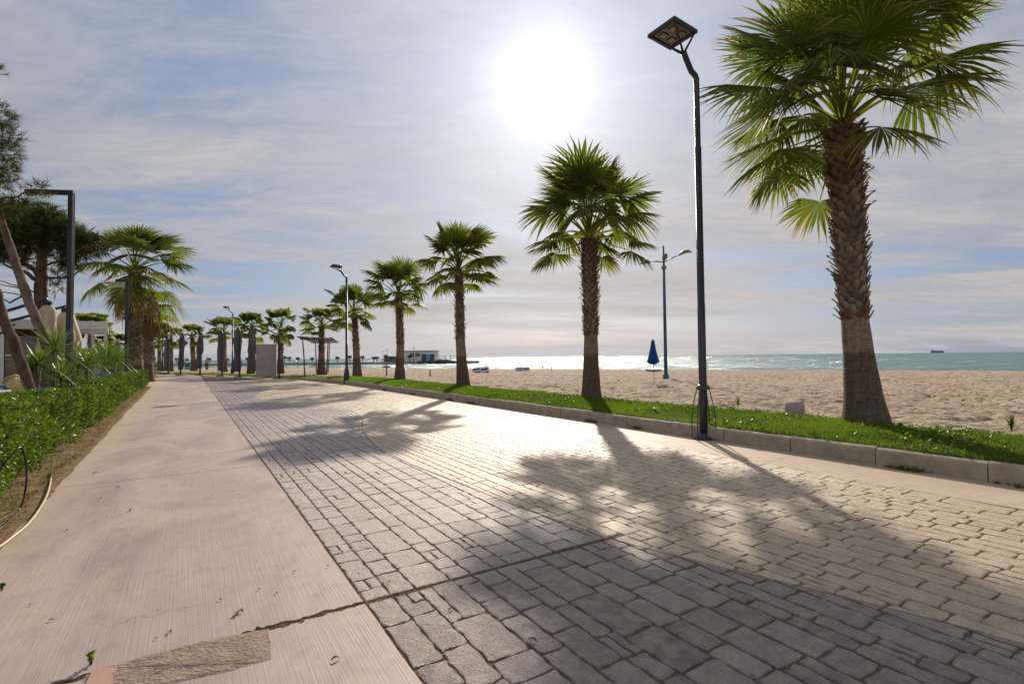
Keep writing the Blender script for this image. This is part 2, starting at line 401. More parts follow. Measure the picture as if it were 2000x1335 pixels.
M_stone_p = stonemat('mauve grey stamped concrete', (.36, .275, .25), (.150, .104, .092), (.40, .31, .265), .35)
M_grout = simple('dirty joint', (.21, .15, .105), (.10, .07, .05), 3, .95, .1, 0, .6, 80, .005)
M_gap = simple('soil in the open joint', (.20, .12, .06), (.07, .045, .03), 9, .95, .1, 0, .8, 80, .01)
M_soil = simple('dry litter soil', (.33, .22, .125), (.15, .10, .055), 3.5, .95, .1, 0, 1, 45, .03)
M_lawnsoil = simple('lawn soil', (.035, .05, .012), (.06, .05, .02), 6, .95, .1)
M_patch = simple('rough dirt patch', (.42, .33, .25), (.27, .205, .15), 9, .95, .1, 0, 1, 50, .03)
M_patchtile = simple('salmon tile', (.40, .25, .19), (.36, .22, .165), 9, .8)

def seamat():
    m_, t = newmat('sea water')
    p = t.n('ShaderNodeNewGeometry').outputs['Position']
    v = t.mapping(p, (.55, 1, 1), (0, 0, .5))
    w1 = t.noise(v, .55, 4, .6, .5); w2 = t.noise(v, 2.4, 4, .65, .4); w3 = t.noise(t.mapping(p, (.2, 1, 1), (0, 0, .12)), .03, 4, .6, .6)
    w4 = t.noise(v, .09, 3, .5)
    h = t.m('ADD', t.m('MULTIPLY', w1, 1.0), t.m('ADD', t.m('MULTIPLY', w2, .30), t.m('MULTIPLY', w4, 4.0)))
    b = t.n('ShaderNodeBump', {'Strength': 1.0, 'Distance': 1.1, 'Height': h})
    c = t.mix(t.ramp(w3, [(.4, 0.0), (.62, 1.0)]), (.080, .175, .165), (.13, .235, .19))
    wl = t.noise(t.mapping(p, (.12, 1, 1), (0, 0, .12)), .16, 6, .7, .5)
    c = t.mix(t.m('MULTIPLY', t.ramp(wl, [(.40, 1.0), (.54, 0.0)]), .75), c, (.035, .10, .11))
    c = t.mix(t.m('MULTIPLY', t.ramp(wl, [(.64, 0.0), (.68, 1.0)]), .6), c, (.5, .56, .54))
    d = t.n('ShaderNodeBsdfDiffuse', {'Color': c}); t.t.links.new(b.outputs[0], d.inputs['Normal'])
    g = t.n('ShaderNodeBsdfGlossy', {'Color': (.9, .95, .97, 1), 'Roughness': .15}); t.t.links.new(b.outputs[0], g.inputs['Normal'])
    mx = t.n('ShaderNodeMixShader', {0: .33, 1: d.outputs[0], 2: g.outputs[0]})
    # foam along the beach and on small crests
    t.n('ShaderNodeOutputMaterial', {'Surface': mx.outputs[0]})
    return m_
M_sea = seamat()
M_foam = simple('foam', (.75, .78, .78), (.5, .58, .58), 2, .7)
# ================================================================== SETTING
SEA_Z = -0.5
LAND = np.array([(400, -165), (100, 17), (49, 49), (26, 64), (0, 80), (-24, 95), (-50, 111), (-75, 126), (-105, 140), (-130, 170), (-170, 235), (-600, 500), (-3200, 1500),
                 (-3200, -600), (400, -600)], float)
KS = np.array([-6, 30.5, 40.7, 45.7, 56.3, 68.5, 90]); KT = np.array([7.82, 7.80, 6.75, 5.6, 3.1, -1.8, -14])
_sf = np.linspace(-6, 90, 481); _tf = np.interp(_sf, KS, KT)
_ker = np.hanning(41); _ker /= _ker.sum(); _tf = np.convolve(np.pad(_tf, 20, 'edge'), _ker, 'valid')
def tk(s): return np.interp(s, _sf, _tf)          # kerb line
LS = np.array([-6, 5.6, 11, 19.4, 36, 60, 90]); LT = np.array([-1.2, -1.3, -1.4, -1.6, -1.85, -9, -24])
def tl(s): return np.interp(s, LS, LT)            # hedge-side edge

def sdist(X, Y):
    P = LAND; n = len(P); dmin = np.full(X.shape, 1e9); ins = np.zeros(X.shape, bool)
    for i in range(n):
        ax, ay = P[i]; bx, by = P[(i+1) % n]; dx, dy = bx-ax, by-ay
        k = np.clip(((X-ax)*dx+(Y-ay)*dy)/(dx*dx+dy*dy), 0, 1)
        dmin = np.minimum(dmin, np.hypot(X-ax-k*dx, Y-ay-k*dy))
        c = ((ay > Y) != (by > Y)) & (X < (bx-ax)*(Y-ay)/(by-ay+1e-12)+ax)
        ins ^= c
    return np.where(ins, dmin, -dmin)
def sandh(X, Y):
    d = sdist(X, Y) + (vnoise(X/9, Y/9)-.5)*2.5
    z = np.where(d > 0, SEA_Z+.70*(1-np.exp(-np.maximum(d, 0)/11)), SEA_Z+np.maximum(d*.06, -3))
    s = SU.x*X+SU.y*Y; t = TN.x*X+TN.y*Y
    near = np.exp(-np.hypot(X, Y)/70)*(d > 1)
    big = (vnoise(X/2.3+5, Y/2.3)-.5)*.10
    foot = -np.maximum(0, vnoise(X/.33, Y/.33+9)-.5)*.24 - np.maximum(0, vnoise(X/.6+30, Y/.6)-.55)*.30 + (vnoise(X/.14, Y/.14)-.5)*.03 + (vnoise(X/1.1, Y/1.1+60)-.5)*.07
    z = z + near*(big+foot+.02)
    e = tk(np.clip(s, -6, 90))
    inpath = (t < e+1.0) & (s < 92)
    k = np.clip((t-(e+1.0))/1.6, 0, 1)
    z = np.where(s < 92, np.where(inpath, -.2, z*k+(-.2)*(1-k)), z)
    return z
def terrain():
    ang = np.radians(np.linspace(-62, 68, 760))
    r = np.concatenate([np.linspace(.5, 6, 12)[:-1], np.geomspace(6, 125, 470), np.geomspace(130, 3100, 60)])
    A, R = np.meshgrid(ang, r); X = R*np.sin(A); Y = R*np.cos(A); Z = sandh(X, Y)
    n, m = X.shape; idx = np.arange(n*m).reshape(n, m)
    F = np.stack([idx[:-1, :-1], idx[:-1, 1:], idx[1:, 1:], idx[1:, :-1]], -1).reshape(-1, 4)[:, ::-1]
    o = fast('beach_sand', np.stack([X, Y, Z], -1), [F], M_sand, smooth=True); tag(o, kind='structure')
terrain()
# the rest of the ground behind and beside the camera
o = MB().add([(-3200, -600, -.25), (400, -600, -.25), (400, .3, -.25), (-3200, .3, -.25)], [(0, 1, 2, 3)]).build('ground', M_sand); tag(o, kind='structure')

def sea():
    ang = np.radians(np.linspace(-75, 89, 120)); r = np.concatenate([np.geomspace(20, 3000, 60), [6000, 12000, 25000, 50000]])
    A, R = np.meshgrid(ang, r); X = R*np.sin(A); Y = R*np.cos(A)
    n, m = X.shape; idx = np.arange(n*m).reshape(n, m)
    F = np.stack([idx[:-1, :-1], idx[:-1, 1:], idx[1:, 1:], idx[1:, :-1]], -1).reshape(-1, 4)[:, ::-1]
    o = fast('sea', np.stack([X, Y, np.full_like(X, SEA_Z)], -1), [F], M_sea, smooth=True); tag(o, kind='structure')
sea()

# ---- promenade sheets
def strip(name, s0, s1, ta, tb, z, mat_, step=.5, jag=0.0):
    n = max(2, int((s1-s0)/step)+1); V = []; F = []
    for i in range(n):
        s = s0+(s1-s0)*i/(n-1); a = ta(s) if callable(ta) else ta; b = tb(s) if callable(tb) else tb
        V += [ST(s, a, z), ST(s, b, z)]
        if i: F.append((2*i-2, 2*i-1, 2*i+1, 2*i))
    o = MB().add(V, F).build(name, mat_); tag(o, kind='structure'); return o
strip('paving_base', -5, 90, lambda s: tl(s)+.01, lambda s: tk(s)+.05, -.010, M_grout)

rnd = random.Random(11)
T0, T1 = .92, 6.72
def slab_outline(s0, s1, t0, t1, j0, j1):
    P = []
    def jag(a): return (rnd.random()-.5)*a
    n = 90
    for i in range(n+1):
        k = i/n; a = (t0(s0) + (t1(s0)-t0(s0))*k); P.append((s0+jag(j0)+(-abs(jag(j0*2.5)) if rnd.random() < .12 else 0)*-1, a))
    m = max(4, int((s1-s0)/.25))
    for i in range(1, m):
        s = s0+(s1-s0)*i/m; P.append((s, t1(s)+jag(.006)))
    for i in range(n, -1, -1):
        k = i/n; a = (t0(s1) + (t1(s1)-t0(s1))*k); P.append((s1+jag(j1)-(abs(jag(j1*2.5)) if rnd.random() < .12 else 0), a))
    for i in range(m-1, 0, -1):
        s = s0+(s1-s0)*i/m; P.append((s, t0(s)+jag(.05)))
    return P
def slabs(name, cuts, t0, t1, mat_, gaps):
    mb = MB()
    for i in range(len(cuts)-1):
        g0, g1 = gaps[i], gaps[i+1]
        P = slab_outline(cuts[i]+g0/2, cuts[i+1]-g1/2, t0, t1, g0*.55, g1*.55); n = len(P)
        V = [ST(s, t, 0) for s, t in P]+[ST(s, t, -.03) for s, t in P]
        F = [tuple(range(n))[::-1]]+[(k, (k+1) % n, n+(k+1) % n, n+k) for k in range(n)]
        mb.add(V, F)
    o = mb.build(name, mat_)
    # faces up
    me = o.data; 
    tag(o, kind='structure'); return o
slabs('concrete_path', [-2, 3.2, 8.1, 13.5, 18.9, 24.3, 30, 36, 46, 60, 88], tl, lambda s: T0 if s < 30 else min(T0, tk(s)-1.1), M_plain, [.01, .046]+[.012]*9)
slabs('concrete_margin', [-3, .6, 4.2, 8.4, 12.6, 17, 22, 27, 33, 39, 46, 57, 66], lambda s: tk(s)-1.1, lambda s: tk(s)+.02, M_margin, [.008]*13)

# wavy colour border between mauve and cream paving (s, t)
BS = np.array([-3, .83, 1.47, 2.13, 3.1, 4.4, 5.67, 7.14, 8.7, 10.6, 13, 15, 16, 17.5, 19.5, 23, 27, 31, 35, 39, 44]); 
BT = np.array([3.9, 3.67, 3.49, 3.27, 2.95, 2.80, 2.74, 2.66, 2.70, 3.03, 3.7, 4.0, 3.83, 3.2, 2.5, 2.2, 3.0, 4.0, 3.2, 2.4, 3.2])
_bs = np.linspace(-3, 44, 471); _bt = np.interp(_bs, BS, BT); _k2 = np.hanning(13); _k2 /= _k2.sum(); _bt = np.convolve(np.pad(_bt, 6, 'edge'), _k2, 'valid')
def tb_(s): return float(np.interp(s, _bs, _bt))
def clip(P, a, b, c):       # keep a*s+b*t <= c
    out = []
    for i in range(len(P)):
        p, q = P[i], P[(i+1) % len(P)]; fp = a*p[0]+b*p[1]-c; fq = a*q[0]+b*q[1]-c
        if fp <= 0: out.append(p)
        if (fp < 0) != (fq < 0) and fp != fq:
            k = fp/(fp-fq); out.append((p[0]+(q[0]-p[0])*k, p[1]+(q[1]-p[1])*k))
    return out
def area(P): return .5*sum(P[i][0]*P[(i+1) % len(P)][1]-P[(i+1) % len(P)][0]*P[i][1] for i in range(len(P)))
def paving():
    buf = {'c': ([], [], [], []), 'p': ([], [], [], [])}
    def emit(P, kind, tint, lod):
        if len(P) < 3 or abs(area(P)) < .0015: return
        if area(P) < 0: P = P[::-1]
        V, F, TI, ED = buf[kind]
        cx = sum(p[0] for p in P)/len(P); cy = sum(p[1] for p in P)/len(P); n = len(P)
        o = len(V); tx, ty = (rnd.random()-.5)*.022, (rnd.random()-.5)*.022; dz = (rnd.random()-.5)*.002
        ext = max(max(abs(p[0]-cx), abs(p[1]-cy)) for p in P)
        def z(s, t): return dz+(s-cx)*tx+(t-cy)*ty
        for ring, (ins, dep, e) in enumerate(((0, -.013, 1), (.0025, -.004, .6), (.009, -.0003, .08), (.022, .0008, 0))):
            if ring == 3 and lod: continue
            for (s, t) in P:
                l = math.hypot(s-cx, t-cy)+1e-6; k = max(0, 1-ins*1.25/l)
                ss, tt = cx+(s-cx)*k, cy+(t-cy)*k
                V.append(ST(ss, tt, z(ss, tt)+dep)); TI.append(tint); ED.append(e)
        nr = 3 if lod else 4
        for r in range(nr-1):
            for i in range(n): F.append((o+r*n+i, o+r*n+(i+1) % n, o+(r+1)*n+(i+1) % n, o+(r+1)*n+i))
        F.append(tuple(o+(nr-1)*n+i for i in range(n)))
    def stone(s0, s1, t0, t1):
        sm = (s0+s1)/2; lod = sm > 11
        g = .0022 + rnd.random()*.0022
        s0 += g; s1 -= g; t0 += g; t1 -= g
        if s1-s0 < .04 or t1-t0 < .03: return
        cr = min(.035, (t1-t0)*.22, (s1-s0)*.14)*(.08+rnd.random()*.62)
        m = 2 if lod else max(3, int((s1-s0)/.045)); k = 2 if lod else max(3, int((t1-t0)/.05))
        ph = [rnd.random()*6.28 for _ in range(8)]; am = 0 if lod else .0045
        def wob(x, i): return am*(math.sin(x*31+ph[i])+.7*math.sin(x*67+ph[i+4]))+(rnd.random()-.5)*am*.9
        P = []
        for i in range(m+1): s = s0+cr+(s1-s0-2*cr)*i/m; P.append((s, t0+wob(s, 0)))
        for i in range(k+1): t = t0+cr+(t1-t0-2*cr)*i/k; P.append((s1+wob(t, 1), t))
        for i in range(m+1): s = s1-cr-(s1-s0-2*cr)*i/m; P.append((s, t1+wob(s, 2)))
        for i in range(k+1): t = t1-cr-(t1-t0-2*cr)*i/k; P.append((s0+wob(t, 3), t))
        sk = (rnd.random()-.5)*.05; tm_ = (t0+t1)/2      # slightly skewed cross joints
        P = [(s+(t-tm_)*sk, t) for s, t in P]
        if sm > 28: P = clip(P, 0, 1, float(tk(sm))-1.12)
        tint = rnd.random()**1.3*.6 if sm > 3.2 else .40+.60*rnd.random()  # darker before the open joint: mostly shade put into the stone tint
        pieces = [P]
        if s0-.05 < 3.2 < s1+.05 and t0 < 2.98: pieces = [clip(P, 1, 0, 3.2-.018-rnd.random()*.006), clip(P, -1, 0, -3.2-.014-rnd.random()*.005)]
        for Q in pieces:
            if len(Q) < 3: continue
            b = tb_(sm); sl_ = (tb_(sm+.1)-tb_(sm-.1))/.2
            ts = [q[1]-(b+sl_*(q[0]-sm)) for q in Q]
            if min(ts) > .006: emit(Q, 'c', tint, lod)
            elif max(ts) < -.006: emit(Q, 'p', tint, lod)
            else:
                c0 = b-sl_*sm
                emit(clip(Q, -sl_, 1, c0-.006), 'p', tint, lod); emit(clip(Q, sl_, -1, -c0-.006), 'c', rnd.random(), lod)
    t = T0+.012
    while t < T1-.02:
        wd = rnd.choice([.13, .16, .18, .20, .22, .25])*(.95+rnd.random()*.1)
        if T1-t-wd < .12: wd = T1-t
        s = -2.0+rnd.random()*.4; brk = False
        while s < 42:
            ln = rnd.choice([.19, .25, .30, .35, .40, .48])*(.9+rnd.random()*.2)
            if abs(s+ln-3.2) < .09 and t < 2.9: ln = 3.2-s+.0001
            r = rnd.random()
            if wd > .21 and r < .16: h = wd*(.35+rnd.random()*.3); stone(s, s+ln, t, t+h); stone(s, s+ln, t+h, t+wd)
            elif ln > .32 and r < .24:
                h = ln*.5; q = wd*.5; stone(s, s+h, t, t+wd); stone(s+h, s+ln, t, t+q); stone(s+h, s+ln, t+q, t+wd)
            else: stone(s, s+ln, t, t+wd)
            s += ln
        t += wd
    for kind, nm, mt in (('c', 'stamped_paving', M_stone_c), ('p', 'dark_stamped_paving', M_stone_p)):
        V, F, TI, ED = buf[kind]
        me = bpy.data.meshes.new(nm); me.from_pydata(V, [], F)
        for k, a in (('tint', TI), ('edge', ED)):
            at = me.attributes.new(k, 'FLOAT', 'POINT'); at.data.foreach_set('value', np.array(a, np.float32))
        o = link_mesh(nm, me, mt); tag(o, kind='structure')
paving()

# open joint across the path: dark earth strip with crumbs
def joint():
    mb = MB(); V = []; F = []; n = 160
    for i in range(n+1):
        t = -1.35+(3.0+1.35)*i/n; w0 = .025
        V += [ST(3.2-w0, t, -.0085), ST(3.2+w0, t, -.0085)]
        if i: F.append((2*i-2, 2*i-1, 2*i+1, 2*i))
    mb.add(V, F)
    r2 = random.Random(5)
    for i in range(420):
        t = r2.choice([r2.uniform(-1.3, 1.0), r2.gauss(1.15, .25), r2.uniform(-1.3, 2.8)]); s = 3.2+r2.gauss(-.006, .018 if t < .9 or t > 1.4 else .03); r = r2.uniform(.002, .006)
        c = ST(s, t, -.001 if abs(s-3.2) > .016 else -.006)
        mb.add([c+Vector((r*r2.uniform(.6, 1.4)*math.cos(a), r*r2.uniform(.6, 1.4)*math.sin(a), 0)) for a in (0, 1.3, 2.5, 3.8, 5)]+[c+Vector((0, 0, r*.7))],
               [(0, 1, 5), (1, 2, 5), (2, 3, 5), (3, 4, 5), (4, 0, 5)])
    o = mb.build('path_joint', M_gap); tag(o, kind='structure')
joint()
# rough repaired patch beside the joint (photo pixels at ground level)
def patch():
    edge = [(523, 1228), (530, 1286), (440, 1312), (330, 1335), (235, 1360), (160, 1375), (168, 1318), (215, 1300), (330, 1268), (430, 1244)]
    P = []
    for i in range(len(edge)):
        a = G(*edge[i]); b = G(*edge[(i+1) % len(edge)])
        for k in range(6):
            p = a.lerp(b, k/6)+Vector((rnd.uniform(-.006, .006), rnd.uniform(-.006, .006), 0)); P.append((p.x, p.y))
    c = (sum(p[0] for p in P)/len(P), sum(p[1] for p in P)/len(P)); V = []; F = []; n = len(P); R = 8
    for r in range(R):
        k = 1-r/R
        for (x, y) in P:
            V.append((c[0]+(x-c[0])*k, c[1]+(y-c[1])*k, .0008+(0 if r == 0 else .0025+rnd.uniform(.0, .005))))
    V.append((c[0], c[1], .006))
    for r in range(R-1):
        for i in range(n): F.append((r*n+i, r*n+(i+1) % n, (r+1)*n+(i+1) % n, (r+1)*n+i))
    for i in range(n): F.append(((R-1)*n+i, (R-1)*n+(i+1) % n, R*n))
    o = MB().add(V, F).build('path_patch', M_patch); tag(o, kind='structure')
    q = [G(166, 1340, 0), G(190, 1343), G(222, 1338), G(219, 1319), G(232, 1308), G(206, 1304), G(180, 1312)]
    o = MB().add([(p.x, p.y, .010) for p in q]+[(p.x, p.y, .0) for p in q], [tuple(range(7))]+[(i, 7+i, 7+(i+1) % 7, (i+1) % 7) for i in range(7)]).build('path_patch_tile', M_patchtile); tag(o, kind='structure')
patch()

# ---- kerb: one run of blocks with open joints
def kerb():
    mb = MB(); s = -1.33; r2 = random.Random(3)
    while s < 47:
        L = 1.15; a, b = s+.006, s+L-.006
        dz = r2.uniform(-.008, .008); dt = r2.uniform(-.008, .008); n = 7; V = []; F = []
        prof = [(0, -.05), (0, .19), (.012, .218), (.035, .231), (.115, .233), (.14, .226), (.14, -.05)]
        m = len(prof)
        zk = 1.0 if s < 34 else max(.15, 1-(s-34)/14)
        for i in range(n):
            ss = a+(b-a)*i/(n-1); e = float(tk(ss))
            for (pt, pz) in prof:
                V.append(ST(ss, e+pt+dt+r2.uniform(-.003, .003), pz*zk+dz+r2.uniform(-.003, .003)))
        for i in range(n-1):
            for j in range(m-1): F.append((i*m+j, (i+1)*m+j, (i+1)*m+j+1, i*m+j+1))
        F.append(tuple(range(m))); F.append(tuple(range((n-1)*m, n*m))[::-1])
        mb.add(V, F); s += L
    o = mb.build('kerb', M_kerb); tag(o, kind='structure')
kerb()

# ---- lawn strip
def lawnh(s, t):
    e = tk(s); k = np.clip((t-e-.12)/2.5, 0, 1); zk = np.clip(1-(s-34)/14, .15, 1)
    base = (.235+.07*np.sin(k*math.pi)**.8)*zk
    return base - np.clip((k-.86)/.14, 0, 1)**1.5*.16*zk + (vnoise(s*1.1, t*1.1)-.5)*.05*np.minimum(1, k*6)
def outer(s): return tk(s)+2.55+(vnoise(s*.8, s*0)-.5)*.5+(vnoise(s*3.1, s*0+7)-.5)*.25
def lawn():
    S = np.concatenate([np.linspace(-4, 30, 240), np.linspace(30.3, 86, 120)]); n = len(S); m = 16
    V = []
    for j in range(m):
        k = j/(m-1); T = tk(S)+.12+(outer(S)+.15-tk(S)-.12)*k; z = lawnh(S, T)
        if j == m-1: z = z-.12
        V.append(np.stack([SU.x*S+TN.x*T, SU.y*S+TN.y*T, z], -1))
    V = np.array(V).transpose(1, 0, 2).reshape(-1, 3); idx = np.arange(n*m).reshape(n, m)
    F = np.stack([idx[:-1, :-1], idx[1:, :-1], idx[1:, 1:], idx[:-1, 1:]], -1).reshape(-1, 4)[:, ::-1]
    o = fast('lawn_strip', V, [F], M_lawnsoil, smooth=True); tag(o, kind='structure')
lawn()
NR = np.random.RandomState(21)
def blades(P, h, wd, name, mat_, label, brown=.1, lean=.5, tint=None, wind=(-.1, 0)):
    n = len(P); az = NR.rand(n)*2*math.pi; f = np.stack([np.cos(az), np.sin(az), np.zeros(n)], -1)
    az2 = NR.rand(n)*2*math.pi; L = np.stack([np.cos(az2), np.sin(az2), np.zeros(n)], -1)*(NR.rand(n, 1)*lean)
    L[:, 0] += wind[0]; L[:, 1] += wind[1]
    h = h[:, None]; w_ = wd[:, None]
    a = P-f*w_; b = P+f*w_; mid = P+L*h*.35+np.array([0, 0, .62])*h; c = mid-f*w_*.75; d = mid+f*w_*.75
    e = P+L*h*1.1+np.array([0, 0, 1.0])*h*(.75+.25*NR.rand(n, 1))
    V = np.stack([a, b, d, c, e], 1).reshape(-1, 3); i = np.arange(n)*5
    Q = np.stack([i, i+1, i+2, i+3], -1); T = np.stack([i+3, i+2, i+4], -1)
    ti = NR.rand(n) if tint is None else np.clip(tint+NR.rand(n)*.35, 0, 1)
    br = (NR.rand(n) < brown)*NR.rand(n)
    o = fast(name, V, [Q, T], mat_, attrs={'tint': np.repeat(ti, 5), 'brown': np.repeat(br, 5)})
    return tag(o, label, 'grass', kind='stuff')
def lawn_points(n, s0, s1, pw=1.6):
    s = s0+(s1-s0)*NR.rand(n)**pw; e = tk(s); T = e+.10+NR.rand(n)*(outer(s)-e-.10)
    z = lawnh(s, T); return np.stack([SU.x*s+TN.x*T, SU.y*s+TN.y*T, z-.01], -1), s, T
def lawn_blades():
    Ps = []; H = []; W = []; TT = []
    for n, s0, s1, h0, w0 in ((95000, -1.5, 14, .062, .0032), (60000, 14, 34, .075, .006), (35000, 34, 84, .08, .013)):
        P, s, T = lawn_points(n, s0, s1, 1.2)
        pt = vnoise(P[:, 0]*1.3, P[:, 1]*1.3); pt2 = vnoise(P[:, 0]*.45+3, P[:, 1]*.45)
        Ps.append(P); H.append(h0*(.45+.7*pt+.45*NR.rand(n))); W.append(w0*(.6+.8*NR.rand(n))); TT.append(np.clip(pt2*1.2-.25, 0, .7))
    blades(np.concatenate(Ps), np.concatenate(H), np.concatenate(W), 'lawn_grass', M_grass, 'bright green short grass on the strip between kerb and beach', .22, .75, np.concatenate(TT))
lawn_blades()
def leafset(P, dirv_, L, W, fold=.35):
    """diamond leaves: P base (n,3), dirv_ unit (n,3)"""
    n = len(P); r = NR.randn(n, 3); sd = np.cross(dirv_, r); sd /= np.linalg.norm(sd, axis=1, keepdims=True)+1e-9; nm = np.cross(sd, dirv_)
    L = L[:, None]; W = W[:, None]
    m_ = P+dirv_*L*.5
    V = np.stack([P, m_+sd*W+nm*W*fold, P+dirv_*L - nm*L*.12, m_-sd*W+nm*W*fold], 1).reshape(-1, 3); i = np.arange(n)*4
    return V, np.concatenate([np.stack([i, i+1, i+2], -1), np.stack([i, i+2, i+3], -1)])
def clover():
    n = 2600; s = -1.5+26*NR.rand(n)**1.4; e = tk(s); T = e+.1+NR.rand(n)*2.3
    pt = vnoise(s*1.5+50, T*1.5); k = pt > .56; s, T = s[k], T[k]; n = len(s)
    P = np.stack([SU.x*s+TN.x*T, SU.y*s+TN.y*T, lawnh(s, T)+.02+.03*NR.rand(n)], -1)
    P = np.repeat(P, 5, 0)+NR.randn(n*5, 3)*.015; d = NR.randn(n*5, 3); d[:, 2] = np.abs(d[:, 2])*.6+.2; d /= np.linalg.norm(d, axis=1, keepdims=True)
    V, F = leafset(P, d, .035+.03*NR.rand(len(P)), .012+.008*NR.rand(len(P)))
    o = fast('lawn_weeds', V, [F], M_hedge, attrs={'tint': np.repeat(NR.rand(len(P)), 4), 'brown': np.zeros(len(P)*4)})
    tag(o, 'broad leaved weeds growing in patches among the lawn grass', 'weeds', kind='stuff')
clover()
# weeds at the foot of the kerb
def kerbweeds():
    r2 = np.random.RandomState(4); Ps = []
    for (s, n, sp) in ((2.9, 60, .10), (1.2, 220, .30), (.2, 260, .35), (9.0, 40, .1), (14.8, 90, .10), (16.5, 90, .12), (20, 60, .1), (23.6, 60, .12), (7.6, 25, .06), (5.9, 22, .06)):
        ss = s+r2.randn(n)*sp; T = tk(ss)-.015-np.abs(r2.randn(n))*.035
        Ps.append(np.stack([SU.x*ss+TN.x*T, SU.y*ss+TN.y*T, np.zeros(n)], -1))
    P = np.concatenate(Ps); P = np.repeat(P, 3, 0); d = r2.randn(len(P), 3); d[:, 2] = np.abs(d[:, 2])+.4; d /= np.linalg.norm(d, axis=1, keepdims=True)
    V, F = leafset(P, d, .03+.05*r2.rand(len(P)), .006+.008*r2.rand(len(P)))
    o = fast('kerb_weeds', V, [F], M_hedge, attrs={'tint': np.repeat(r2.rand(len(P)), 4), 'brown': np.repeat((r2.rand(len(P)) < .15)*1.0, 4)})
    tag(o, 'small weeds sprouting along the foot of the kerb', 'weeds', kind='stuff')
kerbweeds()

# ---- soil strip beside the path, in front of the hedge, and terrace behind it
def soil():
    S = np.linspace(-1, 60, 420); m = 14; V = []
    for j in range(m):
        k = j/(m-1); T = tl(S)+.035-(1.9)*k+((vnoise(S*1.3, S*0+3)-.5)*.05+(vnoise(S*9, S*0+3)-.5)*.03)*(j == 0)
        z = -.004+(vnoise(S*6, T*6)-.5)*.05*min(1, j*.6)+.02*min(1, j*.5)
        V.append(np.stack([SU.x*S+TN.x*T, SU.y*S+TN.y*T, z+(.012 if j == 0 else 0)], -1))
    V = np.array(V).transpose(1, 0, 2).reshape(-1, 3); idx = np.arange(len(S)*m).reshape(len(S), m)
    F = np.stack([idx[:-1, :-1], idx[1:, :-1], idx[1:, 1:], idx[:-1, 1:]], -1).reshape(-1, 4)
    o = fast('soil_strip', V, [F], M_soil, smooth=True); tag(o, kind='structure')
soil()
V = []; F = []
for i, s in enumerate((-1, 5, 12, 20, 30, 36, 60, 90)): 
    V += [ST(s, tl(s)-1.8, -.03), ST(s, tl(s)-40, -.03)]
    if i: F.append((2*i-2, 2*i-1, 2*i+1, 2*i))
o = MB().add(V, F).build('terrace', M_deck); tag(o, kind='structure')
def edgegrass():
    r2 = NR; Ps = []; n = 9000
    s = 3+36*r2.rand(n)**1.5; d = r2.rand(n); T = tl(s)-.12-.75*d; keep = (vnoise(s*2.2, s*0+20)+vnoise(s*7, T*7)*.5+d*.35) > .98
    s, T = s[keep], T[keep]; n = len(s)
    P = np.stack([SU.x*s+TN.x*T, SU.y*s+TN.y*T, np.full(n, .0)], -1)
    blades(P, .03+.07*r2.rand(n), .0022+.002*r2.rand(n)+s*.00008, 'edge_grass', M_drygrass, 'sparse dry grass tufts on the soil below the hedge', .4, 1.1)
    m = 7000; s = 3+34*r2.rand(m)**1.6; T = tl(s)-.06-np.abs(r2.randn(m))*.35
    P = np.stack([SU.x*s+TN.x*T, SU.y*s+TN.y*T, np.full(m, .018)], -1); dd = r2.randn(m, 3); dd[:, 2] *= .25; dd /= np.linalg.norm(dd, axis=1, keepdims=True)
    V, F = leafset(P, dd, .015+.035*r2.rand(m), .004+.007*r2.rand(m))
    o = fast('leaf_litter', V, [F], M_deadleaf, attrs={'tint': np.repeat(r2.rand(m), 4), 'brown': np.repeat((r2.rand(m) < .5)*1.0, 4)})
    tag(o, 'dry brown leaf litter scattered on the soil by the path', 'leaf litter', kind='stuff')
edgegrass()

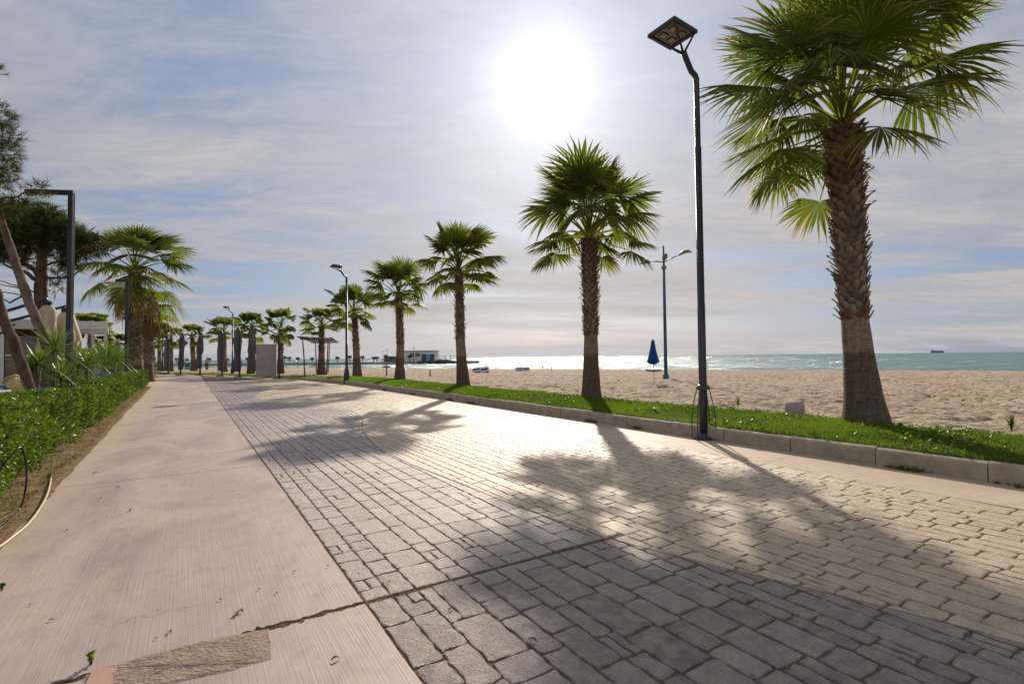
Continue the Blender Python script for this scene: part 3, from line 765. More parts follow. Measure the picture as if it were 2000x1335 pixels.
# ---- hedge
def hedge():
    S0, S1 = 4.0, 36.2
    root = thing('hedge', ST(20, tl(20)-1.0), 'long low clipped green hedge beside the path on the left', 'hedge')
    org = np.array(root.location)
    def width(s): return .47+.12*(vnoise(s*.7, s*0)-.5)*2
    n = 100000; s = S0+(S1-S0)*NR.rand(n)**1.75
    cT = tl(s)-.82; hgt = .88+(vnoise(s*.8, s*0+40)-.5)*.14+(vnoise(s*3, s*0+45)-.5)*.11+.07*np.clip((13-s)/5, 0, 1)
    # points on a rounded box shell
    u = NR.rand(n); T = np.empty(n); Z = np.empty(n)
    w_ = width(s)+(vnoise(s*2.5, u*5)-.5)*.22
    face = u < .5; top = (u >= .5) & (u < .9); back = u >= .9
    dep = np.abs(NR.randn(n))*.085
    T[face] = (cT+w_-dep)[face]; Z[face] = (.10+(hgt-.06)*NR.rand(n)**.8)[face]
    T[face] += ((vnoise(s*4, Z*5)-.5)*.16 - np.maximum(0, .22-Z)*.35)[face]
    T[top] = (cT+w_*(2*NR.rand(n)-1))[top]; Z[top] = (hgt-dep*.8+(vnoise(s*5, T*5)-.5)*.10)[top]
    T[back] = (cT-w_+dep)[back]; Z[back] = (.15+(hgt-.15)*NR.rand(n))[back]
    r_ = np.hypot(np.clip((np.abs(T-cT)-w_+.12)/.12, 0, 2), np.clip((Z-hgt+.12)/.12, 0, 2)); Z = Z-np.clip(r_-1, 0, 1)*.07
    gap = (vnoise(s*3.3+9, Z*4)+.25*vnoise(s*11, Z*11) > .93) & face & (NR.rand(n) < .85); k = ~gap
    s, T, Z = s[k], T[k], Z[k]; n = len(s); cT = cT[k]
    P = np.stack([SU.x*s+TN.x*T, SU.y*s+TN.y*T, Z], -1)-org
    out = np.stack([TN.x*(T-cT), TN.y*(T-cT), (Z-.45)*.9+.3], -1); out /= np.linalg.norm(out, axis=1, keepdims=True)+1e-9
    d = out*.75+NR.randn(n, 3)*.75; d[:, 2] += .35; d /= np.linalg.norm(d, axis=1, keepdims=True)
    big = .8+np.maximum(0, s-9)*.026
    V, F = leafset(P, d, (.042+.042*NR.rand(n))*big, (.012+.012*NR.rand(n))*big)
    hn = vnoise(s*1.7, Z*3+T*2); ti = np.clip(hn*.5+NR.rand(n)**1.6*.95-.18, 0, 1)
    fast('foliage', V, [F], M_hedge, root, attrs={'tint': np.repeat(ti, 4), 'brown': np.repeat((NR.rand(n) < .06)*.85, 4)})
    mb = MB(); r2 = random.Random(8)
    for i in range(620):
        s_ = S0+(S1-S0)*r2.random()**1.8; T_ = float(tl(s_))-.82+r2.uniform(-.36, .36); p = ST(s_, T_, -.02)-root.location
        q = p+Vector((r2.uniform(-.12, .12), r2.uniform(-.12, .12), .42)); e = q+Vector((r2.uniform(-.18, .18), r2.uniform(-.18, .18), .33))
        mb.tube([p, q, e], [.011, .008, .004], 4, False)
        mb.tube([q, q+Vector((r2.uniform(-.2, .2), r2.uniform(-.2, .2), .22))], [.006, .003], 3, False)
    mb.build('stems', M_pinebark2, root)
hedge()
# ================================================================== PALMS
def fan_leaves(specs, seed, nseg=30, rows=6):
    """specs: list of dicts; returns V, quads, tint, brown"""
    r = np.random.RandomState(seed); VV = []; FF = []; TI = []; BR = []; off = 0
    down = np.array([0, 0, -1.0])
    def addgrid(V, nr, nc, ti, br):   # V (..., nr, nc, 3) one or several patches
        nonlocal off
        V = V.reshape(-1, nr*nc, 3); k = len(V); idx = np.arange(nr*nc).reshape(nr, nc)
        q = np.stack([idx[:-1, :-1], idx[:-1, 1:], idx[1:, 1:], idx[1:, :-1]], -1).reshape(-1, 4)
        FF.append((q[None]+(np.arange(k)*nr*nc)[:, None, None]).reshape(-1, 4)+off); VV.append(V.reshape(-1, 3))
        TI.append(np.broadcast_to(ti, (k, nr*nc)).ravel() if np.ndim(ti) < 2 else ti.ravel()); BR.append(np.broadcast_to(br, (k, nr*nc)).ravel() if np.ndim(br) < 2 else br.ravel()); off += k*nr*nc
    for sp in specs:
        az, el, L, R = sp['az'], sp['el'], sp['L'], sp['R']; P = np.array(sp['P'])
        d0 = np.array([math.cos(az)*math.cos(el), math.sin(az)*math.cos(el), math.sin(el)])
        sag = sp.get('sag', .18); wind = np.array(sp.get('wind', (0, 0, 0)))
        ks = np.linspace(0, 1, 7); C = P+d0*L*ks[:, None]+down*(sag*L*ks**2)[:, None]+wind*(L*.5*ks**2)[:, None]
        T = C[-1]-C[-2]; T /= np.linalg.norm(T)
        hz = np.array([math.cos(az), math.sin(az), 0.0]); b = np.cross(T, np.array([0, 0, 1.0]))
        if np.linalg.norm(b) < .25: b = np.cross(hz, np.array([0, 0, 1.0]))
        b /= np.linalg.norm(b); a = T+down*sp.get('nod', .15)+wind*.3; a /= np.linalg.norm(a); b -= a*np.dot(a, b); b /= np.linalg.norm(b)
        roll = sp.get('roll', 0); nn = np.cross(b, a); b2 = b*math.cos(roll)+nn*math.sin(roll); nn = np.cross(b2, a); b = b2
        if nn[2] < 0 and abs(roll) < 1: nn = -nn
        # petiole: crossed ribbons
        wp = np.linspace(.030, .012, 7)[:, None]*sp.get('pw', 1)
        up_ = np.cross(b, T)
        for ax in (b, up_):
            addgrid(np.stack([C-ax*wp, C+ax*wp], 1)[None], 7, 2, .75, sp.get('pb', .1))
        E = C[-1]; thm = sp.get('spread', 1.85)
        th = np.linspace(-thm, thm, nseg)+r.randn(nseg)*.012
        Ri = R*(1-.20*(np.abs(th)/thm)**2)*(1+r.randn(nseg)*.04)
        rr = np.array([.03, .28, .52, .68, .82, .92, 1.0])[:rows+1]; rs = .58
        dth = 2*thm/(nseg-1)
        hw = np.where(rr <= rs, rr*dth*.52, rs*dth*.52*np.clip(1-((rr-rs)/(1-rs))**1.25, .04, 1))
        dirs = np.cos(th)[:, None]*a+np.sin(th)[:, None]*b; tang = -np.sin(th)[:, None]*a+np.cos(th)[:, None]*b
        droop = sp.get('droop', .2)*(1+r.randn(nseg)*.35)+np.where(r.rand(nseg) < .12, .35, 0)*sp.get('droop', .2)*2
        fold = sp.get('fold', .25)
        rrr = rr[None, :, None]
        base = E+dirs[:, None, :]*(Ri[:, None]*rr[None])[..., None]
        base = base+nn*(fold*R*np.abs(np.sin(th))[:, None]*rr[None]**1.2)[..., None]*(-1)
        tipf = np.clip((rr-.45)/.55, 0, 1)**1.7
        base = base+down*(droop[:, None]*R*tipf[None])[..., None]+wind*(R*.5*tipf)[None, :, None]
        base = base+(tang*(r.randn(nseg)*.05*R)[:, None])[:, None, :]*tipf[None, :, None]
        off3 = np.array([-1, 0, 1.0])
        V = base[:, :, None, :]+tang[:, None, None, :]*(hw[None, :, None, None]*off3[None, None, :, None])+nn*((hw[:, None]*np.array([-.45, .45, -.45])[None])[None, :, :, None])
        lt = sp.get('tint', .4)
        ti = np.clip(lt+r.randn(nseg)*.12, 0, 1)[:, None]*np.ones(len(rr)*3)[None]+np.tile(np.array([-.1, .22, -.1]), len(rr))[None]
        tipb = np.repeat(np.clip((rr-.72)/.28, 0, 1), 3)[None]*(.3+.8*r.rand(nseg))[:, None]
        br = np.clip(sp.get('brown', 0)*(.6+.6*r.rand(nseg))[:, None]+tipb*.8+np.where(r.rand(nseg) < sp.get('bseg', .04), .7, 0)[:, None]*(np.repeat(rr, 3)[None] > .45), 0, 1)
        addgrid(V, len(rr), 3, np.clip(ti, 0, 1), br)
        if sp.get('threads'):       # loose curling fibres between the segments
            for j in range(int(sp['threads'])):
                i = r.randint(nseg); p0 = base[i, 3 if rows > 3 else 2]+r.randn(3)*.02; q = dirs[i]*.12+r.randn(3)*.07; kk = np.linspace(0, 1, 5)[:, None]
                c = p0+q*kk*1.6+down*(kk**2)*.16+r.randn(3)*.05*kk**2; s_ = tang[i]*.0022
                addgrid(np.stack([c-s_, c+s_], 1)[None], 5, 2, .9, .7)
    return np.concatenate(VV), np.concatenate(FF), np.concatenate(TI), np.concatenate(BR)

def palm(base, mid, neck, r0, crown_r, up_r, seed, label, group, nleaf=38, nseg=30, wind=(0, 0, 0), dead=0, stub_n=9, fat=1.0, lowest=-.55, up_bias=1.0, lod=0, top_r=None, extra=None, down_r=None, skip=None, flare=.58, pe=.72, rk=.49):
    base, mid, neck = Vector(base), Vector(mid), Vector(neck); r = random.Random(seed)
    root = thing('palm_tree', base, label, 'palm tree', group)
    m_, k_ = mid-base, neck-base
    top_r = top_r or r0*.80
    # trunk: bare flared foot
    H = m_.z; pts = []; rad = []
    N = 22 if not lod else 8
    for i in range(N+1):
        k = i/N; z = -.12+(H+.12)*k; kk = max(0, z)/H
        pts.append((m_.x*kk, m_.y*kk, z)); rad.append(r0*(1+flare*math.exp(-max(z, 0)/.8)+.10*(1-kk))*(1+.012*math.sin(z*9+seed)))
    core_top = k_+Vector((0, 0, .12))
    M2 = 16 if not lod else 6
    for i in range(1, M2+1):
        k = i/M2; p = m_.lerp(core_top, k); pts.append(p); rad.append((r0*1.0*(1-k)+top_r*k)*.90*fat)
    MB().tube(pts, rad, 20 if not lod else 9).build('trunk', M_bark, root, True)
    # old leaf bases in a spiral
    V = []; F = []; TI = []; BR = []
    axis = core_top-m_; L = axis.length; axn = axis.normalized()
    rowh = .085 if not lod else .16
    nrow = int(L/rowh); cnt = stub_n if not lod else 6
    for i in range(nrow):
        k = (i+.5)/nrow; c = m_+axis*k; rr = (r0*(1-k)+top_r*k)*.90*fat
        for j in range(cnt):
            th = 2*math.pi*(j/cnt)+i*.35*(2*math.pi/cnt)*1.43+r.uniform(-.08, .08)
            o = Vector((math.cos(th), math.sin(th), 0)); sd = Vector((-math.sin(th), math.cos(th), 0))
            bw = rr*2*math.pi/cnt*.56*r.uniform(.85, 1.15); hh = rowh*r.uniform(1.1, 1.9); pr = r.uniform(.02, .085)*(1+.5*k)*(1 if r.random() > .2 else 1.8)
            if lod: pr *= 1.3
            slant = r.uniform(-.05, .05)
            p0 = c+o*rr*.92-axn*hh*.55
            A = [p0-sd*bw-o*.02, p0+sd*bw-o*.02, p0+o*.022]
            p1 = c+o*(rr+pr*.55)+axn*hh*.15+sd*slant*.5
            B = [p1-sd*bw*.62, p1+sd*bw*.62, p1+o*.02]
            p2 = c+o*(rr+pr)+axn*hh*.6+sd*slant
            C_ = [p2-sd*bw*.36, p2+sd*bw*.30+axn*.012*r.uniform(-1, 1), p2+o*.012-axn*.01]
            q = c+o*rr*.9+axn*hh*.45
            n0 = len(V); V += A+B+C_+[q]
            for a in (0, 3):
                F += [(n0+a, n0+a+2, n0+a+5, n0+a+3), (n0+a+2, n0+a+1, n0+a+4, n0+a+5)]
                F.append((n0+a+1, n0+a, n0+a+3, n0+a+4))
            F += [(n0+6, n0+8, n0+7), (n0+6, n0+7, n0+9)]
            tt = r.random()*(.9 if k < .6 else .9-(k-.6)*1.3); bb = max(0, (k-.5)*1.5)*r.uniform(.5, 1)+(.8 if k < .035 else 0)
            TI += [tt*.35]*3+[tt]*6+[tt*.3]; BR += [min(1, bb)]*10
            # split fibre arms crossing between neighbours
    me = bpy.data.meshes.new('leaf_bases'); me.from_pydata(V, [], F)
    for kx, a in (('tint', TI), ('brown', BR)):
        at = me.attributes.new(kx, 'FLOAT', 'POINT'); at.data.foreach_set('value', np.array(a, np.float32))
    link_mesh('leaf_bases', me, M_stub, root)
    # crown
    specs = []; R = crown_r*rk
    ga = 2.39996
    for i in range(nleaf):
        k = (i+.5)/nleaf                      # 0 = youngest, upright
        el = math.radians(79)*(1-k)**pe*up_bias + lowest*k**2.6
        el += r.uniform(-.17, .17); az = i*ga+r.uniform(-.38, .38)
        if skip and skip(k, math.cos(az)): continue
        young = max(0, 1-k*2.2)
        vert = abs(math.sin(max(el, 0)))
        Lp = crown_r*(.52+.10*k)*r.uniform(.72, 1.14)*(1-.5*young)*(1+vert*(up_r/crown_r-1)*.6)
        sp = dict(P=(k_.x+math.cos(az)*top_r*.5*k, k_.y+math.sin(az)*top_r*.5*k, k_.z+.35*(1-k)*crown_r/2.4), az=az, el=el, L=Lp, R=R*r.uniform(.80, 1.12)*(1-.1*young)*(1+vert*(up_r/crown_r-1)*.5), sag=.03+.17*k, nod=.02+.24*k,
                  droop=.02+.24*k**1.5, fold=.08+.18*k+r.uniform(-.05, .1), roll=r.uniform(-.35, .35)+(r.choice((-1, 1))*r.uniform(0, .5) if k < .35 else 0), spread=r.uniform(1.45, 2.0)-.55*young, tint=.15+.5*r.random()+.15*k,
                  brown=(.12*r.random() if k > .7 else 0), bseg=.03+.08*k, wind=wind, threads=0 if lod or nseg < 30 else 9, pb=.05+.2*k)
        specs.append(sp)
    if extra: specs += extra(k_, R)
    Vc, Fc, Tc, Bc = fan_leaves(specs, seed, nseg, 6 if not lod else 4)
    kk = np.array(k_); Dv = Vc-kk; lat = max(np.percentile(np.abs(Dv[:, 0]), 99.6), .1)
    fx = crown_r/lat; top = np.percentile(Dv[:, 2], 99.8); bot = -np.percentile(Dv[:, 2], .3)
    zs = np.where(Dv[:, 2] > 0, .87*up_r/max(top, .1), (down_r/max(bot, .1)) if down_r else 1.0)
    q_ = np.clip(Dv[:, 2]/max(top, .1), 0, 1); zs = np.where(Dv[:, 2] > 0, zs*(1.42-.42*q_), zs)
    wide = fx*(1+.22*np.clip((q_-.35)/.5, 0, 1))
    Vc = kk+Dv*np.stack([wide, wide, zs], -1)
    fast('crown', Vc, [Fc], M_palm, root, attrs={'tint': Tc, 'brown': Bc})
    if dead:
        specs = []
        for i in range(dead):
            az = i*ga+.5; k = r.random()
            specs.append(dict(P=(k_.x+math.cos(az)*top_r, k_.y+math.sin(az)*top_r, k_.z-.1-.6*k*dead/20), az=az, el=-.6-.7*k, L=crown_r*.38, R=R*.85, sag=.3, nod=.8, droop=.6, fold=.7, spread=1.0, tint=.5, brown=.75, wind=tuple(x*.5 for x in wind), pb=.9, bseg=.3))
        Vc, Fc, Tc, Bc = fan_leaves(specs, seed+1, 16, 5)
        fast('dead_leaves', Vc, [Fc], M_deadleaf, root, attrs={'tint': Tc, 'brown': Bc*.5})
    return root

ROW = 'fan palms in the lawn strip along the promenade'
GZ = .27
def rowpalm(b, m, n, width_px, topy, r0px, seed, label, **kw):
    B = G(b[0], b[1], GZ*kw.pop('gz', 1)); Y = B.y
    Mi = D(m[0], m[1], Y); Ne = D(n[0], n[1], Y); sc_ = Y/1000; kw['down_r'] = (kw.pop('by')-n[1])*sc_
    return palm(B, Mi, Ne, r0px*sc_/2, width_px*sc_/2, (n[1]-topy)*sc_, seed, label, ROW, **kw)
rowpalm((1692, 828), (1669, 622), (1646, 265), 525, -95, 43, 101, 'largest palm, right of the nearest street lamp, its crown cut by the top edge', by=412, nleaf=54, nseg=40, pe=.95, rk=.50, wind=(.04, 0, 0), lowest=-.55, stub_n=10, top_r=.24, fat=1.16, flare=.85, skip=lambda k, cx: k > .72 and cx > .35)
rowpalm((1155, 779), (1154, 655), (1151, 474), 266, 292, 25, 102, 'palm standing below the bright sun, left of the blue beach lamp', by=534, skip=lambda k, cx: k > .82 and abs(cx) < .45, nleaf=40, nseg=34, lowest=-.42, stub_n=9, top_r=.215, fat=1.08)
rowpalm((905, 755), (899, 663), (896, 535), 172, 420, 17.5, 103, 'palm just left of the striped sunbed, rising at the tip of the breakwater', by=580, nleaf=37, nseg=28, wind=(.10, 0, 0), lowest=-.5)
rowpalm((781, 741), (782, 674), (779, 585), 134, 490, 14, 104, 'palm whose trunk stands in front of the white pier building', by=614, nleaf=33, nseg=26, wind=(-.12, 0, 0), lowest=-.6)
rowpalm((698, 733), (696, 685), (692, 615), 104, 548, 12, 105, 'palm immediately right of the second tall lamp', by=645, nleaf=30, nseg=22, wind=(-.16, 0, 0), lowest=-.6, lod=1)
rowpalm((628, 729), (628, 688), (628, 640), 86, 593, 11, 106, 'small looking palm beside the pole pergola', by=655, nleaf=24, nseg=20, lowest=-.45, lod=1)
rowpalm((548, 727), (548, 690), (549, 645), 72, 594, 9.5, 107, 'palm right of the beige cabinet, behind the dark parasol mast', by=674, nleaf=25, nseg=18, wind=(-.15, 0, 0), lowest=-.6, lod=1)
rowpalm((490, 727), (490, 690), (491, 645), 66, 604, 9.5, 108, 'palm directly left of the beige cabinet, behind a folded charcoal parasol', by=668, nleaf=25, nseg=18, wind=(-.1, 0, 0), lowest=-.5, lod=1)
rowpalm((438, 724), (438, 690), (437, 652), 68, 613, 8, 109, 'palm behind the third tall lamp', by=668, nleaf=23, nseg=16, wind=(-.12, 0, 0), lowest=-.4, lod=1)
rowpalm((379, 723), (377, 692), (375, 660), 52, 628, 8, 110, 'far palm between the folded charcoal parasols, left of the small person', by=680, nleaf=21, nseg=16, wind=(.12, 0, 0), lowest=-.4, lod=1)
rowpalm((333, 723), (334, 692), (334, 662), 54, 636, 7, 111, 'farthest palm of the row, just right of the fourth tall lamp', by=684, nleaf=21, nseg=16, lowest=-.4, lod=1)
rowpalm((312, 722), (311, 695), (311, 668), 40, 645, 6, 112, 'distant palm half hidden at the left end of the row', by=684, nleaf=24, nseg=14, lowest=-.4, lod=1)

# big shaggy palms by the hedge
def at(x, Y, z=0.0): p = D(x, 700, Y); return Vector((p.x, p.y, z))
LG = 'shaggy old palms by the end of the hedge'
def leftpalm(x, Y, neck, midy, width, topy, rpx, seed, label, **kw):
    B = at(x, Y); s_ = Y/1000
    return palm(B, D(x, midy, Y), D(neck[0], neck[1], Y), rpx*s_/2, width*s_/2, (neck[1]-topy)*s_, seed, label, LG, **kw)
leftpalm(264, 29, (264, 535), 705, 192, 432, 24, 201, 'large shaggy palm with brown hanging leaves behind the black square post', nleaf=38, nseg=26, wind=(.16, 0, -.03), lowest=-.85, dead=5, top_r=.30)
leftpalm(287, 37, (290, 605), 712, 96, 562, 18, 202, 'shorter palm with a thick brown skirt behind the large shaggy palm', nleaf=30, nseg=20, wind=(.1, 0, 0), lowest=-.7, dead=11, top_r=.3, lod=1)
for x, Y, ny, ty, wd, sd, lb in ((178, 40, 640, 607, 80, 211, 'palm top showing above the white restaurant roof'), (203, 45, 672, 652, 46, 212, 'low palm seen right of the restaurant window'), (228, 47, 676, 648, 54, 213, 'low palm between the restaurant and the shaggy palm')):
    B = at(x, Y); s_ = Y/1000
    palm(B, D(x, (ny+706)/2+6, Y), D(x, ny, Y), .2, wd*s_/2, (ny-ty)*s_, sd, lb, 'palms beyond the restaurant', nleaf=26, nseg=14, lowest=-.4, lod=1)

# tiny palms on the breakwater and far shore
def mini():
    spots = [(301, 240), (313, 240), (345, 235), (365, 230), (409, 220), (444, 215), (483, 205), (556, 190), (565, 188), (582, 186), (610, 184), (659, 182), (683, 180), (708, 180), (730, 180), (736, 180), (754, 180), (765, 179), (800, 178)]
    lab = 'small distant palm standing on the far breakwater'
    src = None; r = random.Random(2)
    for i, (x, Y) in enumerate(spots):
        loc = at(x, Y, .25)
        if src is None:
            src = thing('small_palm', loc, lab, 'palm tree', 'small palms along the breakwater')
            MB().tube([(0, 0, -.1), (0, 0, 1.9)], [.16, .12], 6).build('trunk', M_pinebark, src)
            sp = []
            for k in range(16): sp.append(dict(P=(0, 0, 1.9), az=k*2.4, el=1.0-1.4*k/16, L=.55, R=.62, sag=.3, nod=.4, droop=.3, fold=.3, spread=1.3, tint=.2, pw=1.5))
            Vc, Fc, Tc, Bc = fan_leaves(sp, 5, 8, 3); fast('crown', Vc, [Fc], M_palm, src, attrs={'tint': Tc, 'brown': Bc}); o = src
        else: o = copy_tree(src); o.location = loc
        o.rotation_euler.z = r.random()*6; o.scale = (1, 1, r.uniform(.85, 1.15))
mini()

# ================================================================== PINES
def tufts(C, dirs, L, n_needle, wd, seed):
    r = np.random.RandomState(seed); n = len(C); P = np.repeat(C, n_needle, 0); d0 = np.repeat(dirs, n_needle, 0); Ls = np.repeat(L, n_needle)*(.7+.5*r.rand(n*n_needle))
    along = r.rand(n*n_needle)[:, None]; P = P+d0*along*Ls[:, None]*.7
    d = d0*.75+r.randn(len(P), 3)*.62; d /= np.linalg.norm(d, axis=1, keepdims=True)
    sd = np.cross(d, r.randn(len(P), 3)); sd /= np.linalg.norm(sd, axis=1, keepdims=True)+1e-9
    V = np.stack([P-sd*wd, P+sd*wd, P+d*Ls[:, None]], 1).reshape(-1, 3); i = np.arange(len(P))*3
    ti = np.repeat(r.rand(n), n_needle*3)
    return V, np.stack([i, i+1, i+2], -1), ti
def pine(base, trunk, radii, limbs, clumps, seed, label, bark, tl_=.22, nn=16, wd=.006, twigs=True):
    """clumps: (centre, radii(3), ntufts)"""
    r = np.random.RandomState(seed); rr = random.Random(seed); base = Vector(base)
    root = thing('pine_tree', base, label, 'pine tree')
    tp = [Vector(p)-base for p in trunk]
    pts = []; rad = []
    for i in range(len(tp)-1):
        for k in range(4):
            pts.append(tp[i].lerp(tp[i+1], k/4)+Vector((rr.uniform(-1, 1), rr.uniform(-1, 1), 0))*radii[i]*.12); rad.append((radii[i]*(1-k/4)+radii[i+1]*k/4)*rr.uniform(.95, 1.07))
    pts.append(tp[-1]); rad.append(radii[-1])
    MB().tube(pts, rad, 12).build('trunk', bark, root, True)
    mb = MB(); 
    for (poly, r_a, r_b) in limbs:
        q = [Vector(p)-base for p in poly]; P = []
        for i in range(len(q)-1):
            for k in range(3): P.append(q[i].lerp(q[i+1], k/3)+Vector((rr.uniform(-1, 1), rr.uniform(-1, 1), rr.uniform(-1, 1)))*.03)
        P.append(q[-1]); MB().tube(P, [r_a+(r_b-r_a)*i/(len(P)-1) for i in range(len(P))], 7).build('limb', bark, root, True)
    Cs = []; Ds = []
    for (c, rad3, n) in clumps:
        c = np.array(Vector(c)-base); d = r.randn(n, 3); d /= np.linalg.norm(d, axis=1, keepdims=True); q = r.rand(n, 1)**.45
        P = c+d*q*np.array(rad3); Cs.append(P); dd = d+np.array([0, 0, .5]); Ds.append(dd/np.linalg.norm(dd, axis=1, keepdims=True))
        if twigs:
            for k in range(0, n, 5):
                mb.tube([Vector(c)+Vector((0, 0, -rad3[2]*.4)), Vector((c+P[k])/2)+Vector((0, 0, -.05)), Vector(P[k])], [.022, .013, .006], 4, False)
            mb.build('twigs', bark, root, True); mb = MB()
    if mb.v: mb.build('twigs', bark, root, True)
    Cs = np.concatenate(Cs); Ds = np.concatenate(Ds)
    V, F, ti = tufts(Cs, Ds, np.full(len(Cs), tl_), nn, wd, seed+3)
    fast('crown', V, [F], M_pine, root, attrs={'tint': ti, 'brown': np.repeat((r.rand(len(Cs)) < .06)*.7, nn*3)})
    return root
# upright pine behind the restaurant parasols
Yp = 20
def cl(x, y, Y, rx, rz, n, ry=None): return (D(x, y, Y), (rx*Y/1000, (ry or rx)*Y/1000, rz*Y/1000), int(n*.72))
pine(at(84, Yp), [at(84, Yp), D(84, 640, Yp), D(80, 560, Yp), D(82, 500, Yp), D(88, 450, Yp), D(84, 415, Yp)], [.24, .22, .20, .16, .11, .05],
     [([D(82, 545, Yp), D(60, 522, Yp), D(30, 505, Yp+.5), D(0, 500, Yp+1)], .11, .04), ([D(80, 550, Yp), D(40, 528, Yp-.4), D(5, 515, Yp-1)], .09, .03), ([D(84, 540, Yp), D(110, 543, Yp), D(140, 540, Yp+.3), D(168, 520, Yp)], .06, .02),
      ([D(82, 520, Yp), D(110, 512, Yp-.4), D(150, 490, Yp-.8), D(172, 478, Yp-.8)], .05, .02), ([D(84, 490, Yp), D(110, 470, Yp), D(132, 440, Yp)], .06, .02), ([D(82, 500, Yp), D(55, 480, Yp), D(25, 450, Yp)], .06, .02),
      ([D(82, 575, Yp), D(40, 562, Yp-.8), D(0, 555, Yp-1)], .035, .015), ([D(80, 590, Yp), D(40, 574, Yp-1), D(-10, 570, Yp-1.5)], .03, .015), ([D(86, 530, Yp), D(112, 560, Yp-.5), D(130, 575, Yp-.5)], .02, .01)],
     [cl(78, 428, Yp, 42, 26, 330), cl(40, 430, Yp, 40, 30, 330), cl(108, 452, Yp, 36, 30, 300), cl(140, 470, Yp, 30, 30, 230), cl(20, 465, Yp, 40, 32, 300), cl(70, 465, Yp, 44, 28, 260), cl(-20, 445, Yp, 50, 45, 300),
      cl(165, 492, Yp, 16, 28, 130), cl(140, 520, Yp, 14, 14, 45), cl(118, 508, Yp, 22, 12, 60), cl(10, 500, Yp, 26, 14, 110), cl(50, 505, Yp, 24, 12, 70), cl(105, 560, Yp, 10, 9, 14), cl(112, 535, Yp, 12, 8, 16), cl(184, 480, Yp, 14, 18, 60)],
     31, 'upright pine with a broad dark crown behind the beige parasols', M_pinebark, .30, 18, .011)
# leaning pine in front, mostly outside the photo
Yq = 14.0
pine(at(110, Yq), [at(112, Yq), D(100, 690, Yq), D(66, 610, Yq), D(44, 555, Yq), D(20, 482, Yq), D(3, 430, Yq), D(-25, 350, Yq), D(-70, 240, Yq)], [.135, .125, .115, .108, .097, .085, .07, .05],
     [([D(52, 575, Yq), D(20, 590, Yq-.2), D(0, 582, Yq-.3)], .03, .015), ([D(46, 560, Yq), D(20, 555, Yq), D(-10, 545, Yq)], .02, .01), ([D(8, 440, Yq), D(3, 415, Yq), D(-4, 400, Yq)], .03, .02),
      ([D(-10, 392, Yq), D(25, 385, Yq), D(60, 372, Yq), D(80, 362, Yq)], .03, .008), ([D(-40, 300, Yq), D(-10, 290, Yq), D(12, 275, Yq)], .03, .01), ([D(-50, 260, Yq), D(-20, 235, Yq), D(2, 215, Yq)], .03, .01), ([D(20, 385, Yq), D(50, 388, Yq), D(70, 390, Yq)], .012, .006)],
     [cl(0, 225, Yq, 24, 26, 60), cl(12, 262, Yq, 22, 20, 60), cl(4, 295, Yq, 28, 30, 110), cl(16, 335, Yq, 14, 22, 60), cl(0, 355, Yq, 20, 20, 60), cl(-30, 250, Yq, 40, 60, 160), cl(-30, 340, Yq, 30, 40, 100), cl(68, 366, Yq, 14, 9, 20), cl(40, 377, Yq, 14, 5, 10), cl(80, 386, Yq, 12, 5, 9), cl(8, 408, Yq, 22, 20, 66), cl(32, 402, Yq, 18, 13, 40), cl(-12, 140, Yq, 12, 14, 18), cl(10, 432, Yq, 16, 14, 22)],
     32, 'leaning pine with a pale bark trunk rising behind the spiky plants', M_pinebark2, .21, 22, .005, False)
Yr = 11.3
pine(D(62, 775, Yr), [D(63, 782, Yr), D(45, 720, Yr), D(24, 660, Yr), D(8, 622, Yr), D(-10, 560, Yr), D(-60, 430, Yr), D(-110, 250, Yr)], [.11, .105, .098, .092, .088, .08, .05],
     [([D(-80, 380, Yr), D(-60, 330, Yr), D(-50, 300, Yr)], .03, .01)],
     [cl(-90, 250, Yr, 40, 60, 160), cl(-130, 180, Yr, 60, 60, 160)],
     33, 'dark leaning trunk set in a black planter behind the hedge', M_pinebark, .17, 14, .0035, False)

# ================================================================== SPIKY PLANTS
def rosette(n, L, wd, seed, c, droop=.3, lo=-.35):
    r = np.random.RandomState(seed); V = []; F = []; 
    for i in range(n):
        k = (i+.5)/n; el = 1.45*(1-k)**.9+lo*k+r.randn()*.08; az = i*2.39996+r.randn()*.1; l = L*(.75+.35*r.rand())*(.7+.3*min(1, k*3))
        d = np.array([math.cos(az)*math.cos(el), math.sin(az)*math.cos(el), math.sin(el)]); sd = np.array([-math.sin(az), math.cos(az), 0]); up = np.cross(sd, d)*-1
        dr = droop*(.3+k)*(.6+.8*r.rand())
        ks = np.array([0, .3, .6, .85, 1.0]); w_ = np.array([.6, 1, .85, .45, .04])*wd
        C = np.array(c)+d*(l*ks)[:, None]-np.array([0, 0, 1])*(dr*l*ks**2.2)[:, None]
        o = len(V)*0+len(F)
        V.append(np.stack([C-sd*w_[:, None]+up*w_[:, None]*.3, C, C+sd*w_[:, None]+up*w_[:, None]*.3], 1).reshape(-1, 3))
    V = np.concatenate(V); idx = np.arange(15).reshape(5, 3); q = np.stack([idx[:-1, :-1], idx[:-1, 1:], idx[1:, 1:], idx[1:, :-1]], -1).reshape(-1, 4)
    F = (q[None]+(np.arange(n)*15)[:, None, None]).reshape(-1, 4)
    return V, F, np.repeat(r.rand(n)*.8+.1, 15), np.tile(np.repeat([0, 0, 0, .15, .6], 3), n)*np.repeat(r.rand(n), 15)
